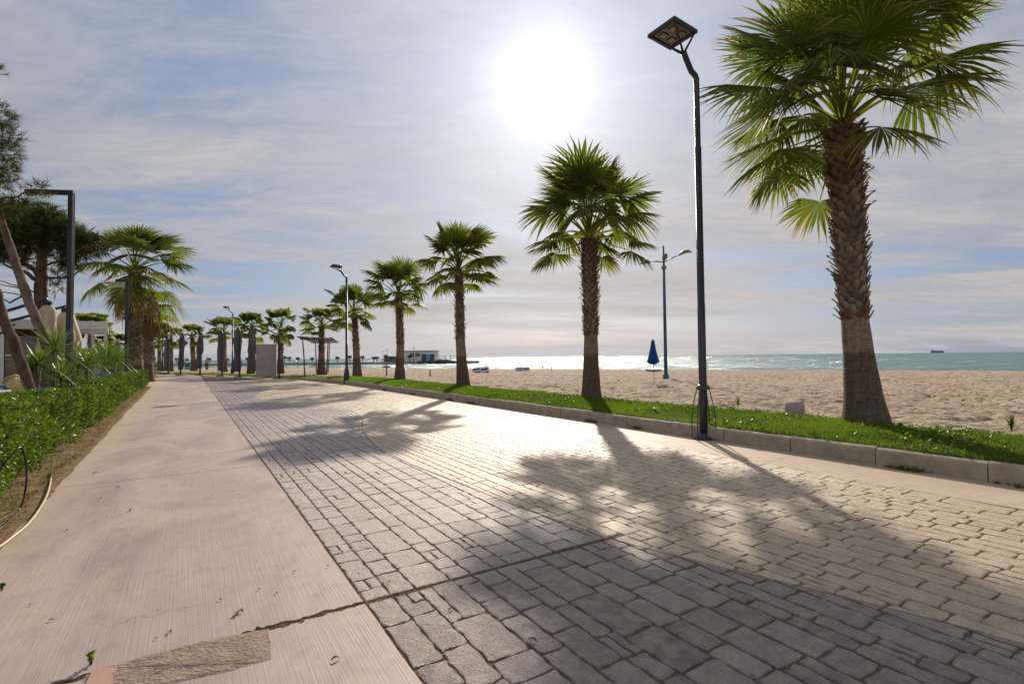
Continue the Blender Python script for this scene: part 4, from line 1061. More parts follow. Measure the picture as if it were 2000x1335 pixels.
def yucca(base, heads, seed, label, L=.75):
    base = Vector(base); root = thing('yucca_plant', base, label, 'plant', 'spiky plants behind the hedge'); mb = MB(); VV = []; FF = []; TT = []; BB = []; o = 0; r = random.Random(seed)
    for i, h in enumerate(heads):
        h = Vector(h)-base; st = Vector((h.x*.3+r.uniform(-.1, .1), h.y*.3, 0))
        mb.tube([st, st.lerp(h, .5)+Vector((r.uniform(-.06, .06), r.uniform(-.06, .06), 0)), h], [.07, .055, .05], 8)
        V, F, T, B = rosette(64, L*r.uniform(1.0, 1.25), .024, seed+i, h, .25)
        VV.append(V); FF.append(F+o); TT.append(T); BB.append(B); o += len(V)
    mb.build('stem', M_pinebark2, root, True)
    fast('leaves', np.concatenate(VV), [np.concatenate(FF)], M_yucca, root, attrs={'tint': np.concatenate(TT), 'brown': np.concatenate(BB)})
yucca(at(112, 13.6), [D(108, 685, 13.5), D(122, 742, 13.4)], 41, 'tallest yucca, its spiky head in front of the beige parasols', .80)
yucca(at(80, 12.4), [D(76, 712, 12.4), D(60, 725, 12.5)], 42, 'yucca beside the dark leaning trunk', .68)
yucca(at(158, 16.4), [D(152, 708, 16.4), D(170, 716, 16.2), D(140, 730, 15.6)], 43, 'yucca at the foot of the tall black square post', .85)
yucca(at(205, 21.5), [D(196, 698, 21.5), D(214, 694, 21.5), D(228, 700, 22.5), D(205, 712, 21)], 44, 'wide many headed yucca in front of the blue chairs', .95)
yucca(at(178, 18.6), [D(182, 706, 18.6), D(172, 700, 18.9)], 45, 'yucca below the white framed window', .6)
def shrub(base, h, wx, seed, label, n=2600, lsz=.06, mat_=None):
    r = np.random.RandomState(seed); root = thing('shrub', base, label, 'shrub', 'green shrubs beyond the hedge')
    d = r.randn(n, 3); d /= np.linalg.norm(d, axis=1, keepdims=True); lump = 1+.35*(vnoise(d[:, 0]*2.5+seed, d[:, 2]*2.5+5)-.5)*2
    P = d*(r.rand(n, 1)**.4)*np.array([wx, wx, h*.5])*lump[:, None]+np.array([0, 0, h*.55])
    dd = d+r.randn(n, 3)*.7; dd /= np.linalg.norm(dd, axis=1, keepdims=True)
    V, F = leafset(P, dd, lsz*(.7+.6*r.rand(n)), lsz*.3*np.ones(n))
    fast('foliage', V, [F], mat_ or M_hedge, root, attrs={'tint': np.repeat(r.rand(n), 4), 'brown': np.zeros(4*n)})
    mb = MB(); rr = random.Random(seed)
    for i in range(7): mb.tube([(rr.uniform(-.1, .1), rr.uniform(-.1, .1), -.05), (rr.uniform(-wx, wx)*.4, rr.uniform(-wx, wx)*.4, h*.45), (rr.uniform(-wx, wx)*.7, rr.uniform(-wx, wx)*.7, h*.8)], [.03, .02, .008], 5)
    mb.build('stems', M_pinebark2, root)
shrub(at(236, 34), 1.7, 1.0, 51, 'rounded shrub left of the black square post', 3000, .10)
shrub(at(216, 42), 2.6, 1.6, 52, 'tall shrub filling the gap right of the restaurant', 3600, .14)
shrub(at(275, 45), 1.9, 1.3, 53, 'dark shrub between the two shaggy palms', 2600, .14)
# ================================================================== LAMPS
LAMPG = 'tall grey street lamps along the promenade'
def street_lamp(base, H, r, label, kind, full=True):
    """H height of the panel; kind: 'rods' open foot or 'skirt' closed foot"""
    root = thing('street_lamp', base, label, 'street lamp', LAMPG); d = -TN; u = SU; k = H/7.15; n = 20 if full else 10
    zb = 6.45*k; e = Vector((0, 0, zb)); a1 = e+d*.14*k+Vector((0, 0, .10*k)); a2 = e+d*.30*k+Vector((0, 0, .33*k)); j = e+d*.34*k+Vector((0, 0, .40*k))
    MB().tube([(0, 0, 0), (0, 0, 2.4*k), (0, 0, 2.401*k), (0, 0, 5.2*k), (0, 0, 5.201*k), e, e+Vector((0, 0, .05*k))+d*.03, a1, a2, j], [r, r*.96, r*.90, r*.86, r*.74, r*.72, r*.72, r*.72, r*.72, r*.75], n).build('pole', M_dark, root, True)
    c = e+d*.62*k+Vector((0, 0, .62*k)); S = .60*k; tilt = Matrix.Rotation(math.radians(4), 3, tuple(u))
    ax = (tilt @ d); ay = u; nz = ax.cross(ay); nz = nz if nz.z > 0 else -nz; R = Matrix((ax, ay, nz)).transposed()
    hd = MB(); hd.box(c+nz*.05*k, (S, S, .08*k), R, .74, .014*k)
    for sx in (-1, 1):
        hd.box(c+ax*sx*(S/2-.035*k)-nz*.008*k, (.07*k, S, .045*k), R, 1, .006); hd.box(c+ay*sx*(S/2-.035*k)-nz*.0095*k, (S-.142*k, .068*k, .042*k), R, 1, .006)
    head = hd.build('lamp_head', M_dark, root)
    MB().box(c-nz*.002, (S-.15*k, S-.15*k, .012), R).build('lens_plate', M_ledplate, head)
    if full:
        for sx in (-1, 1):
            for sy in (-1, 1):
                p = c+ax*sx*.105*k+ay*sy*.105*k-nz*.016
                m_ = MB().box(p, (.135*k, .135*k, .016), R, 1, .004).build('led_frame', M_dark, head)
                mb = MB()
                for q in (-1, 0, 1): mb.box(p+ay*q*.036*k-nz*.0085, (.10*k, .024*k, .010), R, 1, .002)
                o = mb.build('led_lens', M_lens, m_ and head)
    for sx, sy in ((-1, -1), (-1, 1), (1, -1), (1, 1)):
        q = c+ax*sx*S*.44+ay*sy*S*.44-nz*.02; mid = j.lerp(q, .5)-nz*.03*k
        MB().tube([j-Vector((0, 0, .05*k)), mid, q], [.024*k, .017*k, .015*k], 8).build('strut', M_dark, root, True)
    ft = MB().lathe([(r*2.6, 0), (r*2.6, .016), (r*1.5, .035), (r*1.06, .075), (r*1.05, .10)], 20)
    for i in range(4):
        a = i*math.pi/2+.5; ft.lathe([(.016, 0), (.016, .04), (.010, .045)], 6, (math.cos(a)*r*2.05, math.sin(a)*r*2.05, .014))
    ft.build('base_plate', M_dark, root, True)
    if kind == 'rods':
        MB().lathe([(r*1.02, .88), (r*1.6, .885), (r*1.75, .905), (r*1.6, .93), (r*1.3, .955), (r*1.02, .975)], 20).build('collar', M_dark, root, True)
        for i in range(4):
            a = i*math.pi/2+UA+.2; o = Vector((math.cos(a), math.sin(a), 0)); P = []
            for q in range(12):
                z = .02+.90*q/11; P.append(o*(r*1.55+.115*math.sin(min(1, (1-q/11)*1.35)*math.pi*.5)*(1 if q else 1))+Vector((0, 0, z)))
            MB().tube(P, .009, 7).build('stay_rod', M_dark, root, True)
    else:
        MB().lathe([(r*2.35, .0), (r*2.4, .06), (r*2.15, .5), (r*1.9, .72), (r*1.2, .95), (r*1.02, 1.02)], 8).build('base_cover', M_dark, root)
    return root
street_lamp(G(1375, 857), 7.25, .070, 'nearest tall street lamp with four bowed rods round its foot, right of centre', 'rods')
street_lamp(G(677, 750), 7.0, .078, 'street lamp with a flared foot cover, left of the palm that fronts the breakwater', 'skirt')
street_lamp(G(454, 731), 7.0, .080, 'third street lamp, rising behind the folded charcoal parasols', 'skirt', False)
street_lamp(G(317, 727.5), 6.9, .085, 'farthest street lamp, just right of the shaggy palms', 'skirt', False)
street_lamp(ST(-3.0, 7.45, 0) if False else ST(-3.4, 7.45, 0), 7.0, .075, 'street lamp outside the photo', 'skirt', False) if False else None

def square_lamp(x, Y, ytop, arm, label, w=.135):
    B = at(x, Y); T = D(x, ytop, Y); H = T.z; root = thing('square_lamp_post', B, label, 'lamp post', 'black square lamp posts behind the hedge')
    top = Vector((T.x-B.x, T.y-B.y, H))
    top = Vector((0, 0, H))
    MB().bar((0, 0, 0), (0, 0, H-w), w, w, (0, 1, 0)).build('post', M_sqpost, root)
    ad = Vector((-1, -.12, .0)).normalized()
    a = MB().bar(Vector((0, 0, H-w/2))-ad*w/2, Vector((0, 0, H-w/2))+ad*arm, w*.98, w*.98).build('arm', M_sqpost, root)
    MB().box(Vector((0, 0, H-w-.012))+ad*(arm-.3), (.5, .10, .02)).build('light_panel', M_ledplate, a)
    MB().box((0, 0, .012), (.28, .28, .024), bev=.004).build('base_plate', M_sqpost, root)
    return root
square_lamp(135, 15.2, 372, 1.25, 'tall black square post with an arm reaching left above the yuccas')
square_lamp(247, 26, 545, .55, 'black square post in front of the large shaggy palm')

def beach_lamp():
    B = at(1300, 29, .02); root = thing('beach_lamp', B, 'tall blue lamp on the sand with two leaf shaped arms', 'lamp')
    Z = lambda y: D(1300, y, 29).z-B.z
    MB().tube([(0, 0, 0), (0, 0, Z(600)), (0, 0, Z(530))], [.10, .085, .07], 14).build('pole', M_blue, root, True)
    MB().lathe([(.20, 0), (.20, .06), (.17, .30), (.15, .42), (.11, .45)], 12).build('base', M_blue, root)
    MB().tube([(0, 0, Z(530)), (0, 0, Z(480))], [.07, .045], 10).build('mast_tip', M_blue, root, True)
    MB().lathe([(.08, Z(526)), (.15, Z(524)), (.15, Z(521)), (.08, Z(518))], 12).build('collar', M_olive, root)
    def X(x): return (x-1300)*.029
    MB().tube([(0, 0, Z(512)), (X(1285), 0, Z(510)), (X(1272), 0, Z(512))], [.07, .10, .04], 8, flat=.35).build('arm', M_olive, root, True)
    MB().tube([(0, 0, Z(512)), (X(1315), 0, Z(504)), (X(1332), 0, Z(498))], [.07, .11, .04], 8, flat=.35).build('arm', M_olive, root, True)
    MB().tube([(X(1274), 0, Z(512)), (X(1268), 0, Z(510)), (X(1262), 0, Z(511)), (X(1253), 0, Z(515))], [.05, .17, .17, .03], 10, flat=.6).build('lamp_head', M_green, root, True)
    MB().tube([(X(1330), 0, Z(499)), (X(1338), 0, Z(493)), (X(1348), 0, Z(491)), (X(1356), 0, Z(493))], [.05, .17, .15, .03], 10, flat=.6).build('lamp_head', M_olive, root, True)
    MB().tube([(0, -.03, Z(507)), (0, -.25, Z(503)), (0, -.5, Z(498))], [.10, .17, .03], 10, flat=.6).build('lamp_head', M_olive, root, True)
beach_lamp()

# ================================================================== BEACH THINGS
def folded(prof, n, folds, amp, seed, bend=(0, 0)):
    """closed parasol cloth: vertical profile with deep folds"""
    r = random.Random(seed); V = []; F = []; m = len(prof); ph = r.random()*6
    for i, (rad, z) in enumerate(prof):
        for k in range(n):
            th = 2*math.pi*k/n; q = rad*(1+.16*math.sin(i*1.9+seed*2.3))*(1+amp*math.sin(folds*th+ph+i*.15)+amp*.5*math.sin((folds+3)*th+i*.4)+r.uniform(-.05, .05))
            kk = i/(m-1); V.append((q*math.cos(th)+bend[0]*kk, q*math.sin(th)+bend[1]*kk, z+r.uniform(-.02, .02)*(0 < i < m-1)))
    for i in range(m-1):
        for k in range(n): F.append((i*n+k, (i+1)*n+k, (i+1)*n+(k+1) % n, i*n+(k+1) % n))
    F.append(tuple(range(n))); F.append(tuple(range((m-1)*n, m*n))[::-1])
    return V, F
def beach_parasol():
    B = at(1276, 24, .08); root = thing('beach_parasol', B, 'closed blue beach parasol with a small round shelf on its pole', 'parasol')
    zt = D(1274, 664, 24).z-B.z; zb = D(1272, 711, 24).z-B.z; zs = D(1275, 724, 24).z-B.z
    MB().tube([(0, 0, -.2), (0, 0, zt)], .018, 8).build('pole', M_white, root)
    V, F = folded([(.02, zt+.04), (.06, zt-.05), (.13, zt-.4), (.18, zt-.75), (.22, zb+.12), (.13, zb)], 22, 6, .22, 3, (-.04, 0)); MB().add(V, F).build('canopy', M_bluecloth, root, True)
    MB().lathe([(.05, zs-.05), (.36, zs-.01), (.36, zs+.06), (.05, zs+.07)], 18).build('shelf', M_wood, root)
beach_parasol()
def pipe():
    B = G(1553, 806, .2); root = thing('concrete_cylinder', B, 'short pale concrete cylinder half sunk in the sand at the lawn edge', 'concrete block')
    a = Vector((.75, -.66, 0)).normalized(); rd = .215
    mb = MB(); P = [(-.16, rd*.9), (-.15, rd), (.13, rd), (.15, rd*.97), (.155, rd*.9)]
    mb.tube([Vector((0, 0, .06))+a*x for x, _ in P], [q for _, q in P], 28); mb.build('body', M_concrete, root, True)
    MB().tube([Vector((0, 0, .06))+a*.1551, Vector((0, 0, .06))+a*.159], rd*.62, 20).build('end_face', M_kerb, root)
pipe()
def sunbeds(x, y, Y, wpx, hpx, tilt, label, seed):
    B = D(x, y, Y); k = Y/1000; W = wpx*k; H = hpx*k; root = thing('sunbed_stack', B, label, 'sunbeds', 'striped sunbeds on the sand')
    R = Matrix.Rotation(tilt, 3, 'Y') @ Matrix.Rotation(math.radians(-28), 3, 'X'); mb = MB(); ms = MB(); fr = MB()
    for c in (-1, 1):
        cx = c*W*.255; nst = 4
        for i in range(nst):
            z = H*.08+(i+.5)*H*.88/nst; (mb if (i+(c > 0)) % 2 else ms).box(R @ Vector((cx, 0, z)), (W*.48, .16, H*.88/nst), R, 1, .03)
    mb.build('navy_stripe', M_stripeb, root); ms.build('white_stripe', M_stripew, root)
    for sx in (-1, 1):
        fr.bar(R @ Vector((sx*W*.52, .12, 0)), R @ Vector((sx*W*.52, .12, H*1.06)), .05); fr.bar(R @ Vector((sx*W*.52, .12, .05)), Vector((sx*W*.5, 1.5, .05)), .05)
        fr.bar(R @ Vector((sx*W*.45, .12, H*.9)), Vector((sx*W*.45, 1.0, 0)), .04)
    fr.bar(R @ Vector((-W*.52, .12, H)), R @ Vector((W*.52, .12, H)), .05)
    fr.build('frame', M_white, root)
sunbeds(940, 732.5, 46, 31, 17, math.radians(-10), 'navy and white striped sunbeds propped at a tilt, nearer palm trunk', 1)
sunbeds(1021, 728.5, 50, 26, 13, math.radians(-2), 'navy and white striped sunbeds lying flatter, away from the palms', 2)
def plain_post(x, ytop, Y, label, disc=True):
    B = at(x, Y, -.05 if Y > 34 else .05); zt = D(x, ytop, Y).z-B.z; root = thing('parasol_post', B, label, 'post', 'wooden parasol posts on the beach')
    MB().tube([(0, 0, -.2), (0, 0, zt)], [.05, .045], 8).build('post', M_poolwood, root)
    if disc: MB().lathe([(.05, zt-.28), (.30, zt-.22), (.33, zt-.14), (.05, zt-.13)], 12).build('shelf', M_wood, root)
plain_post(755, 711, 38, 'short wooden post with a round shelf left of the pier palm trunk')
plain_post(840, 722, 36, 'bare short wooden post between two palm trunks', False)
def spray(x, y, Y, h, seed, label, name='beach_plant', n=26):
    B = D(x, y, Y); root = thing(name, B, label, 'plant'); V, F, T, Bw = rosette(n, h*.55, h*.035, seed, (0, 0, h*.5), .3, -.2)
    fast('leaves', V, [F], M_palm, root, attrs={'tint': T, 'brown': Bw}); MB().tube([(0, 0, -.1), (0, 0, h*.5)], h*.04, 6).build('stem', M_pinebark, root)
spray(1060, 727, 55, .9, 61, 'small dark spiky plant near the water, left one of two')
spray(1077, 729, 52, .85, 62, 'small dark spiky plant near the water, right one of two')
def sprig(x, y, Y, h, n, seed, label, sc_=.05):
    B = D(x, y, Y); r = np.random.RandomState(seed); root = thing('weed_plant', B, label, 'plant'); mb = MB(); Ps = []; ds = []
    for i in range(n):
        a = r.rand()*6.28; e = Vector((math.cos(a)*h*.35*r.rand(), math.sin(a)*h*.35*r.rand(), h*(.6+.4*r.rand()))); mb.tube([(0, 0, -.03), e*.5+Vector((0, 0, .02)), e], [.006, .005, .003], 5)
        for k in range(9): q = .25+.75*k/8; Ps.append(np.array(e*q)); d = r.randn(3); d[2] = abs(d[2])*.5; ds.append(d/np.linalg.norm(d))
    mb.build('stem', M_hedge, root); Ps = np.array(Ps); V, F = leafset(Ps, np.array(ds), sc_*(.6+.6*r.rand(len(Ps))), sc_*.3*np.ones(len(Ps)))
    fast('leaves', V, [F], M_grass, root, attrs={'tint': np.repeat(.5+.5*r.rand(len(Ps)), 4), 'brown': np.zeros(4*len(Ps))})
sprig(1441, 794, 12.4, .28, 4, 71, 'small leafy weed at the beach edge of the lawn', .05)
sprig(1976, 838, 8.0, .22, 12, 72, 'yellow green weed clump at the right edge of the lawn', .03)
sprig(178, 1292, G(178, 1296).y, .06, 5, 73, 'tiny green weed growing in the concrete joint', .022)
sprig(3, 1150, G(3, 1152).y, .04, 4, 74, 'tiny green weed at the left edge of the path', .02)

def dune_plants():
    r = np.random.RandomState(12); P = []
    for i in range(60):
        y = r.uniform(736, 800); x = r.uniform(980, 1990); g = G(x, y, .12)
        s, t = toST(g)
        if t < tk(s)+3.3: continue
        P.append(np.array(g)+r.randn(12, 3)*np.array([.07, .07, .02]))
    P = np.concatenate(P); n = len(P); P[:, 2] = sandh(P[:, 0], P[:, 1])+.01; d = r.randn(n, 3); d[:, 2] = np.abs(d[:, 2])*.5; d /= np.linalg.norm(d, axis=1, keepdims=True)
    V, F = leafset(P, d, .04+.06*r.rand(n), .01+.015*r.rand(n)); o = fast('beach_debris', V, [F], M_deadleaf, attrs={'tint': np.repeat(r.rand(n), 4), 'brown': np.ones(4*n)})
    tag(o, 'bits of dry dark seaweed scattered over the sand', 'seaweed', kind='stuff')
dune_plants()

# ================================================================== CABINET, PERGOLA, PARASOLS
def cabinet():
    Y = 42; A = D(502, 733, Y); Bp = D(538, 733, Y); W = (Bp-A).length; H = D(520, 673, Y).z-.12; root = thing('cabinet', at(520, Y, .12), 'plain beige upright cabinet at the lawn edge', 'cabinet', rz=.40)
    MB().box((0, .55, H/2), (W, 1.1, H), bev=.02).build('body', M_booth, root)
    MB().box((0, .55, H+.03), (W+.08, 1.18, .06), bev=.01).build('roof', M_whitewall, root)
    MB().box((0, -.012, H*.5), (W*.86, .024, H*.9), bev=.004).build('door', M_booth, root)
    mb = MB()
    for i in range(5): mb.box((-.25, -.028, H*.28+i*.05), (.3, .012, .02))
    mb.build('vent', M_concrete, root)
cabinet()
def pergola():
    root = thing('pergola', at(618, 44, .1), 'spindly open pole pergola with a flat slatted top on the sand', 'pergola'); o = root.location
    zt = 2.95
    for x, Y, xt in ((596, 39, 591), (618, 49, 616), (637, 42, 641), (640, 50, 644)):
        b = at(x, Y, 0)-o; t = at(xt, Y, 0)-o; t.z = zt; MB().tube([b+Vector((0, 0, -.2)), b.lerp(t, .5)+Vector((.02, 0, 0)), t], [.055, .05, .045], 7).build('post', M_poolwood, root)
    mb = MB(); r = random.Random(3)
    p = [at(586, 39, 0)-o, at(653, 41.5, 0)-o, at(608, 50, 0)-o, at(660, 50, 0)-o]
    for q in p: q.z = zt
    mb.bar(p[0], p[1], .09); mb.bar(p[2]+Vector((0, 0, .05)), p[3]+Vector((0, 0, .05)), .09)
    for k in range(26): a = p[0].lerp(p[1], k/25)+Vector((r.uniform(-.05, .05), -.5, .1+r.uniform(0, .08))); b = p[2].lerp(p[3], k/25)+Vector((0, .3, .1+r.uniform(-.02, .05))); mb.tube([a, b], .035, 5)
    mb.build('slatted_top', M_poolwood, root)
    a = at(596, 39, .95)-o; b = at(640, 49, .95)-o; MB().tube([a, b], .03, 5).build('rail', M_poolwood, root)
pergola()
PG = 'folded charcoal parasols at the lawn edge'
def cantilever(x, Y, ytop, ybot, mast, mytop, label, seed, cloth=None, group=PG, wpx=18, metal=None, lowx=0):
    metal = metal or M_sqpost; cloth = cloth or M_greycloth
    B = mast; root = thing('cantilever_parasol', B, label, 'parasol', group); k = Y/1000
    c = at(x, Y, 0)-B; c.z = 0; zt = D(x, ytop, Y).z-B.z; zb = D(x, ybot, Y).z-B.z; mt = Vector((0, 0, mytop-B.z)); W = wpx*k/2
    MB().bar((0, 0, 0), mt, .12).build('mast', metal, root)
    MB().box((0, 0, .03), (.7, .7, .06), bev=.01).build('base', M_black, root)
    hub = Vector((c.x, c.y, zt+.12)); mid = mt.lerp(hub, .35)+Vector((0, 0, .15))
    MB().tube([mt, mid, hub+Vector((0, 0, .1))], [.055, .05, .04], 6).build('arm', metal, root)
    MB().bar(Vector((0, 0, mt.z*.8)), mt.lerp(hub, .45), .05).build('brace', metal, root)
    MB().lathe([(.05, zt-.1), (.10, zt), (.12, zt+.12), (.06, zt+.16)], 8, (c.x, c.y, 0)).build('hub', metal, root)
    h = zt-zb; V, F = folded([(.10, zt+.02), (W*.75, zt-.08*h), (W*.95, zt-.25*h), (W*1.0, zt-.5*h), (W*.85, zt-.62*h), (W*1.0, zt-.8*h), (W*.9, zb+.05), (W*.55, zb)], 26, 7, .20, seed, (lowx*k, 0))
    MB().add([(v[0]+c.x, v[1]+c.y, v[2]) for v in V], F).build('canopy', cloth, root, True)
    return root
cantilever(493, 43, 640, 726, at(545, 40.3, 0), D(545, 655, 40.3).z, 'folded charcoal parasol directly left of the cabinet, its mast on the cabinet right side', 1, wpx=12)
cantilever(464, 45, 643, 726, at(468, 44.2, 0), D(468, 645, 44.2).z, 'folded charcoal parasol between the cabinet parasol and the third lamp', 2, wpx=12)
cantilever(431, 49, 648, 724, at(434, 48.2, 0), D(434, 650, 48.2).z, 'folded charcoal parasol just left of the third lamp', 3, wpx=10.5)
cantilever(392, 51, 651, 720, at(391, 50.4, 0), D(391, 655, 50.4).z, 'folded charcoal parasol standing free right of the far palm', 4, wpx=10, lowx=-5)
cantilever(356, 54, 653, 722, at(353, 53.4, 0), D(353, 656, 53.4).z, 'folded charcoal parasol between the two farthest palms', 5, wpx=9, lowx=-4)
cantilever(326, 56, 662, 724, at(329, 55.3, 0), D(329, 662, 55.3).z, 'folded charcoal parasol beside the farthest street lamp', 6, wpx=9)
cantilever(297, 50, 665, 726, at(294, 49.5, 0), D(294, 662, 49.5).z, 'folded charcoal parasol just right of the shorter shaggy palm', 7, wpx=7)
BG = 'folded beige parasols by the restaurant'
cantilever(91, 15.5, 597, 705, at(-60, 15, 0), D(-60, 640, 15).z, 'folded beige parasol in front of the upright pine trunk', 8, M_beigecloth, BG, 26)
cantilever(127, 16.2, 611, 712, at(-50, 16.5, 0), D(-50, 655, 16.5).z, 'folded beige parasol touching the tall black square post', 9, M_beigecloth, BG, 34)

# person and kiosk far away
def person():
    Y = 72; B = at(404, Y, .1); H = 1.72; me = bpy.data.meshes.new('body')
    J = [(0, 0, .93), (0, 0, 1.12), (0, 0, 1.38), (0, 0, 1.50), (0, 0, 1.62), (.10, 0, .88), (.11, .03, .48), (.11, -.02, .08), (.11, -.14, .03), (-.10, 0, .88), (-.12, -.05, .48), (-.12, .06, .08), (-.12, -.06, .03), (.19, 0, 1.38), (.25, 0, 1.10), (.22, -.12, .88), (-.19, 0, 1.38), (-.25, 0, 1.10), (-.22, -.12, .88)]
    E = [(0, 1), (1, 2), (2, 3), (3, 4), (0, 5), (5, 6), (6, 7), (7, 8), (0, 9), (9, 10), (10, 11), (11, 12), (2, 13), (13, 14), (14, 15), (2, 16), (16, 17), (17, 18)]
    R = [.15, .14, .16, .055, .10, .09, .06, .045, .04, .09, .06, .045, .04, .06, .045, .035, .06, .045, .035]
    me.from_pydata(J, E, []); o = bpy.data.objects.new('person', me); COL.objects.link(o); o.location = B
    sk = o.modifiers.new('skin', 'SKIN'); 
    for i, rr in enumerate(R): me.skin_vertices[0].data[i].radius = (rr, rr)
    me.skin_vertices[0].data[0].use_root = True
    o.modifiers.new('sub', 'SUBSURF').levels = 1; me.materials.append(M_skin)
    tag(o, 'tiny person in a pink top standing on the far beach', 'person')
    MB().tube([(0, 0, .86), (0, 0, 1.1), (0, 0, 1.36), (0, 0, 1.47)], [.17, .17, .21, .08], 12).build('shirt', M_shirt, o, True)
    mb = MB(); mb.tube([(0, 0, .95), (0, 0, .82)], [.185, .18], 12); mb.tube([(.10, 0, .88), (.11, .03, .48), (.11, -.02, .1)], [.12, .09, .07], 10); mb.tube([(-.10, 0, .88), (-.12, -.05, .48), (-.12, .06, .1)], [.12, .09, .07], 10); mb.build('trousers', M_trouser, o, True)
    MB().lathe([(.02, 1.56), (.10, 1.60), (.115, 1.67), (.09, 1.75), (.02, 1.78)], 12, (0, .015, 0)).build('hair', M_black, o, True)
person()
def kiosk():
    root = thing('beach_kiosk', at(370, 76, .1), 'small turquoise kiosk on the far sand beside a palm trunk', 'kiosk')
    MB().box((0, 0, .55), (.95, .95, 1.1), bev=.02).build('body', M_teal, root); MB().box((0, 0, 1.14), (1.2, 1.2, .08), bev=.01).build('roof', M_white, root); MB().box((0, -.485, .7), (.6, .02, .4)).build('hatch', M_dark, root)
kiosk()

# ================================================================== BREAKWATER AND PIER
def breakwater():
    V = []; F = []; n = 60; r = random.Random(9)
    P = [(-12, 183), (-22, 180), (-60, 179), (-110, 185), (-160, 230), (-320, 330), (-640, 520)]
    mb = MB()
    for i in range(len(P)-1):
        a = Vector((*P[i], 0)); b = Vector((*P[i+1], 0)); m = 14
        for k in range(m+(i == len(P)-2)):
            p = a.lerp(b, k/m); nn = Vector((-(b-a).y, (b-a).x, 0)).normalized(); nn = -nn if nn.y > 0 else nn
            top = .28+.0*k; q = len(V)
            V += [p+nn*(2.2+r.uniform(-.4, .4))+Vector((0, 0, -1)), p+nn*1.2+Vector((0, 0, top-.15)), p+nn*.9+Vector((0, 0, top)), p-nn*14+Vector((0, 0, top)), p-nn*17+Vector((0, 0, -1))]
            if q: 
                for j in range(4): F.append((q-5+j, q-4+j, q+1+j, q+j))
    F.append((0, 1, 2, 3, 4))
    o = mb.add(V, F).build('breakwater', M_quay); tag(o, kind='structure')
    # boulders armouring the tip: uncountable heap
    V = []; F = []
    rr = MB()
    for i in range(420):
        x = r.uniform(818, 893); Y = r.uniform(176, 184); z = -.5+r.random()**.8*(1.0 if x > 840 else .6)*min(1, (897-x)/25); s = r.uniform(.3, .75); c = at(x, Y, z)
        ico = [(math.cos(a)*math.cos(e), math.sin(a)*math.cos(e), math.sin(e)*.8) for e in (-.9, -.2, .5) for a in (0, 1.05, 2.1, 3.14, 4.2, 5.2)]
        ico = [c+Vector(v)*s*r.uniform(.75, 1.2) for v in ico]+[c+Vector((0, 0, s*.85))]
        ff = [(j, (j+1) % 6, 6+(j+1) % 6, 6+j) for j in range(6)]+[(6+j, 6+(j+1) % 6, 12+(j+1) % 6, 12+j) for j in range(6)]+[(12+j, 12+(j+1) % 6, 18) for j in range(6)]
        rr.add(ico, ff)
    o = rr.build('breakwater_boulders', M_rock); tag(o, 'heap of dark boulders armouring the tip of the breakwater', 'boulders', kind='stuff')
breakwater()
def pier_house():
    Y = 181; k = Y/1000; root = thing('pier_building', at(818, Y, .28), 'low white flat roofed building with blue panels on the pier', 'building')
    def X(x): return (x-818)*k
    def Z(y): return D(818, y, Y).z-.28
    MB().box((X(812), 5, Z(686)/2), (X(849)-X(775), 9.0, Z(686))).build('wall', M_whitewall, root)
    MB().box((X(812), 5, Z(685)), (X(850.5)-X(773), 9.5, .3)).build('roof', M_concrete, root)
    for x0, x1, mt in ((823, 832, M_blue), (833, 838.5, M_teal), (839.5, 848, M_blue)):
        MB().box((X((x0+x1)/2), .44, Z(691.5)/2), (X(x1)-X(x0), .16, Z(691.5))).build('window', mt, root)
    for x0, x1 in ((800, 808), (811, 820)): MB().box((X((x0+x1)/2), .45, Z(696)+.6), (X(x1)-X(x0), .12, 1.3)).build('window', M_glass, root)
    MB().tube([(X(806), 0.6, Z(701)), (X(806), .3, Z(690))], .5, 7).build('painted_tree', M_hedge, root) if False else None
    MB().box((X(760), 5, Z(695)/2), (X(772)-X(748), 7, Z(695))).build('annex', M_quay, root)
    for x in (863, 886):
        r2 = thing('pier_canopy', at(x, 180, .4), 'open white framed canopy on the pier, '+('nearer the white building' if x < 870 else 'at the outer tip'), 'canopy', 'open canopies on the pier')
        w_ = 13*k/2
        for sx in (-1, 1):
            for sy in (-1, 1): MB().bar((sx*w_, sy*1.2, -.6), (sx*w_, sy*1.2, 1.7), .14).build('post', M_whitewall, r2)
        MB().box((0, 0, 1.78), (w_*2.3, 3, .16)).build('roof', M_whitewall, r2); MB().bar((-w_, -1.2, .6), (w_, -1.2, .6), .08).build('rail', M_whitewall, r2)
    for i, (x, yt) in enumerate(((756, 682), (748, 686), (808, 678))):
        r3 = thing('pier_lamp', at(x, 179, .3), ('tall thin lamp left of the pier building', 'shorter thin mast left of the tall pier lamp', 'thin mast rising from the pier building')[i], 'lamp', 'thin masts on the pier')
        zz = D(x, yt, 179).z-.3; MB().tube([(0, 0, 0), (0, 0, zz)], [.09, .06], 6).build('pole', M_dark, r3); MB().bar((-.6, 0, zz), (.6, 0, zz), .12).build('lamp_head', M_dark, r3)
pier_house()
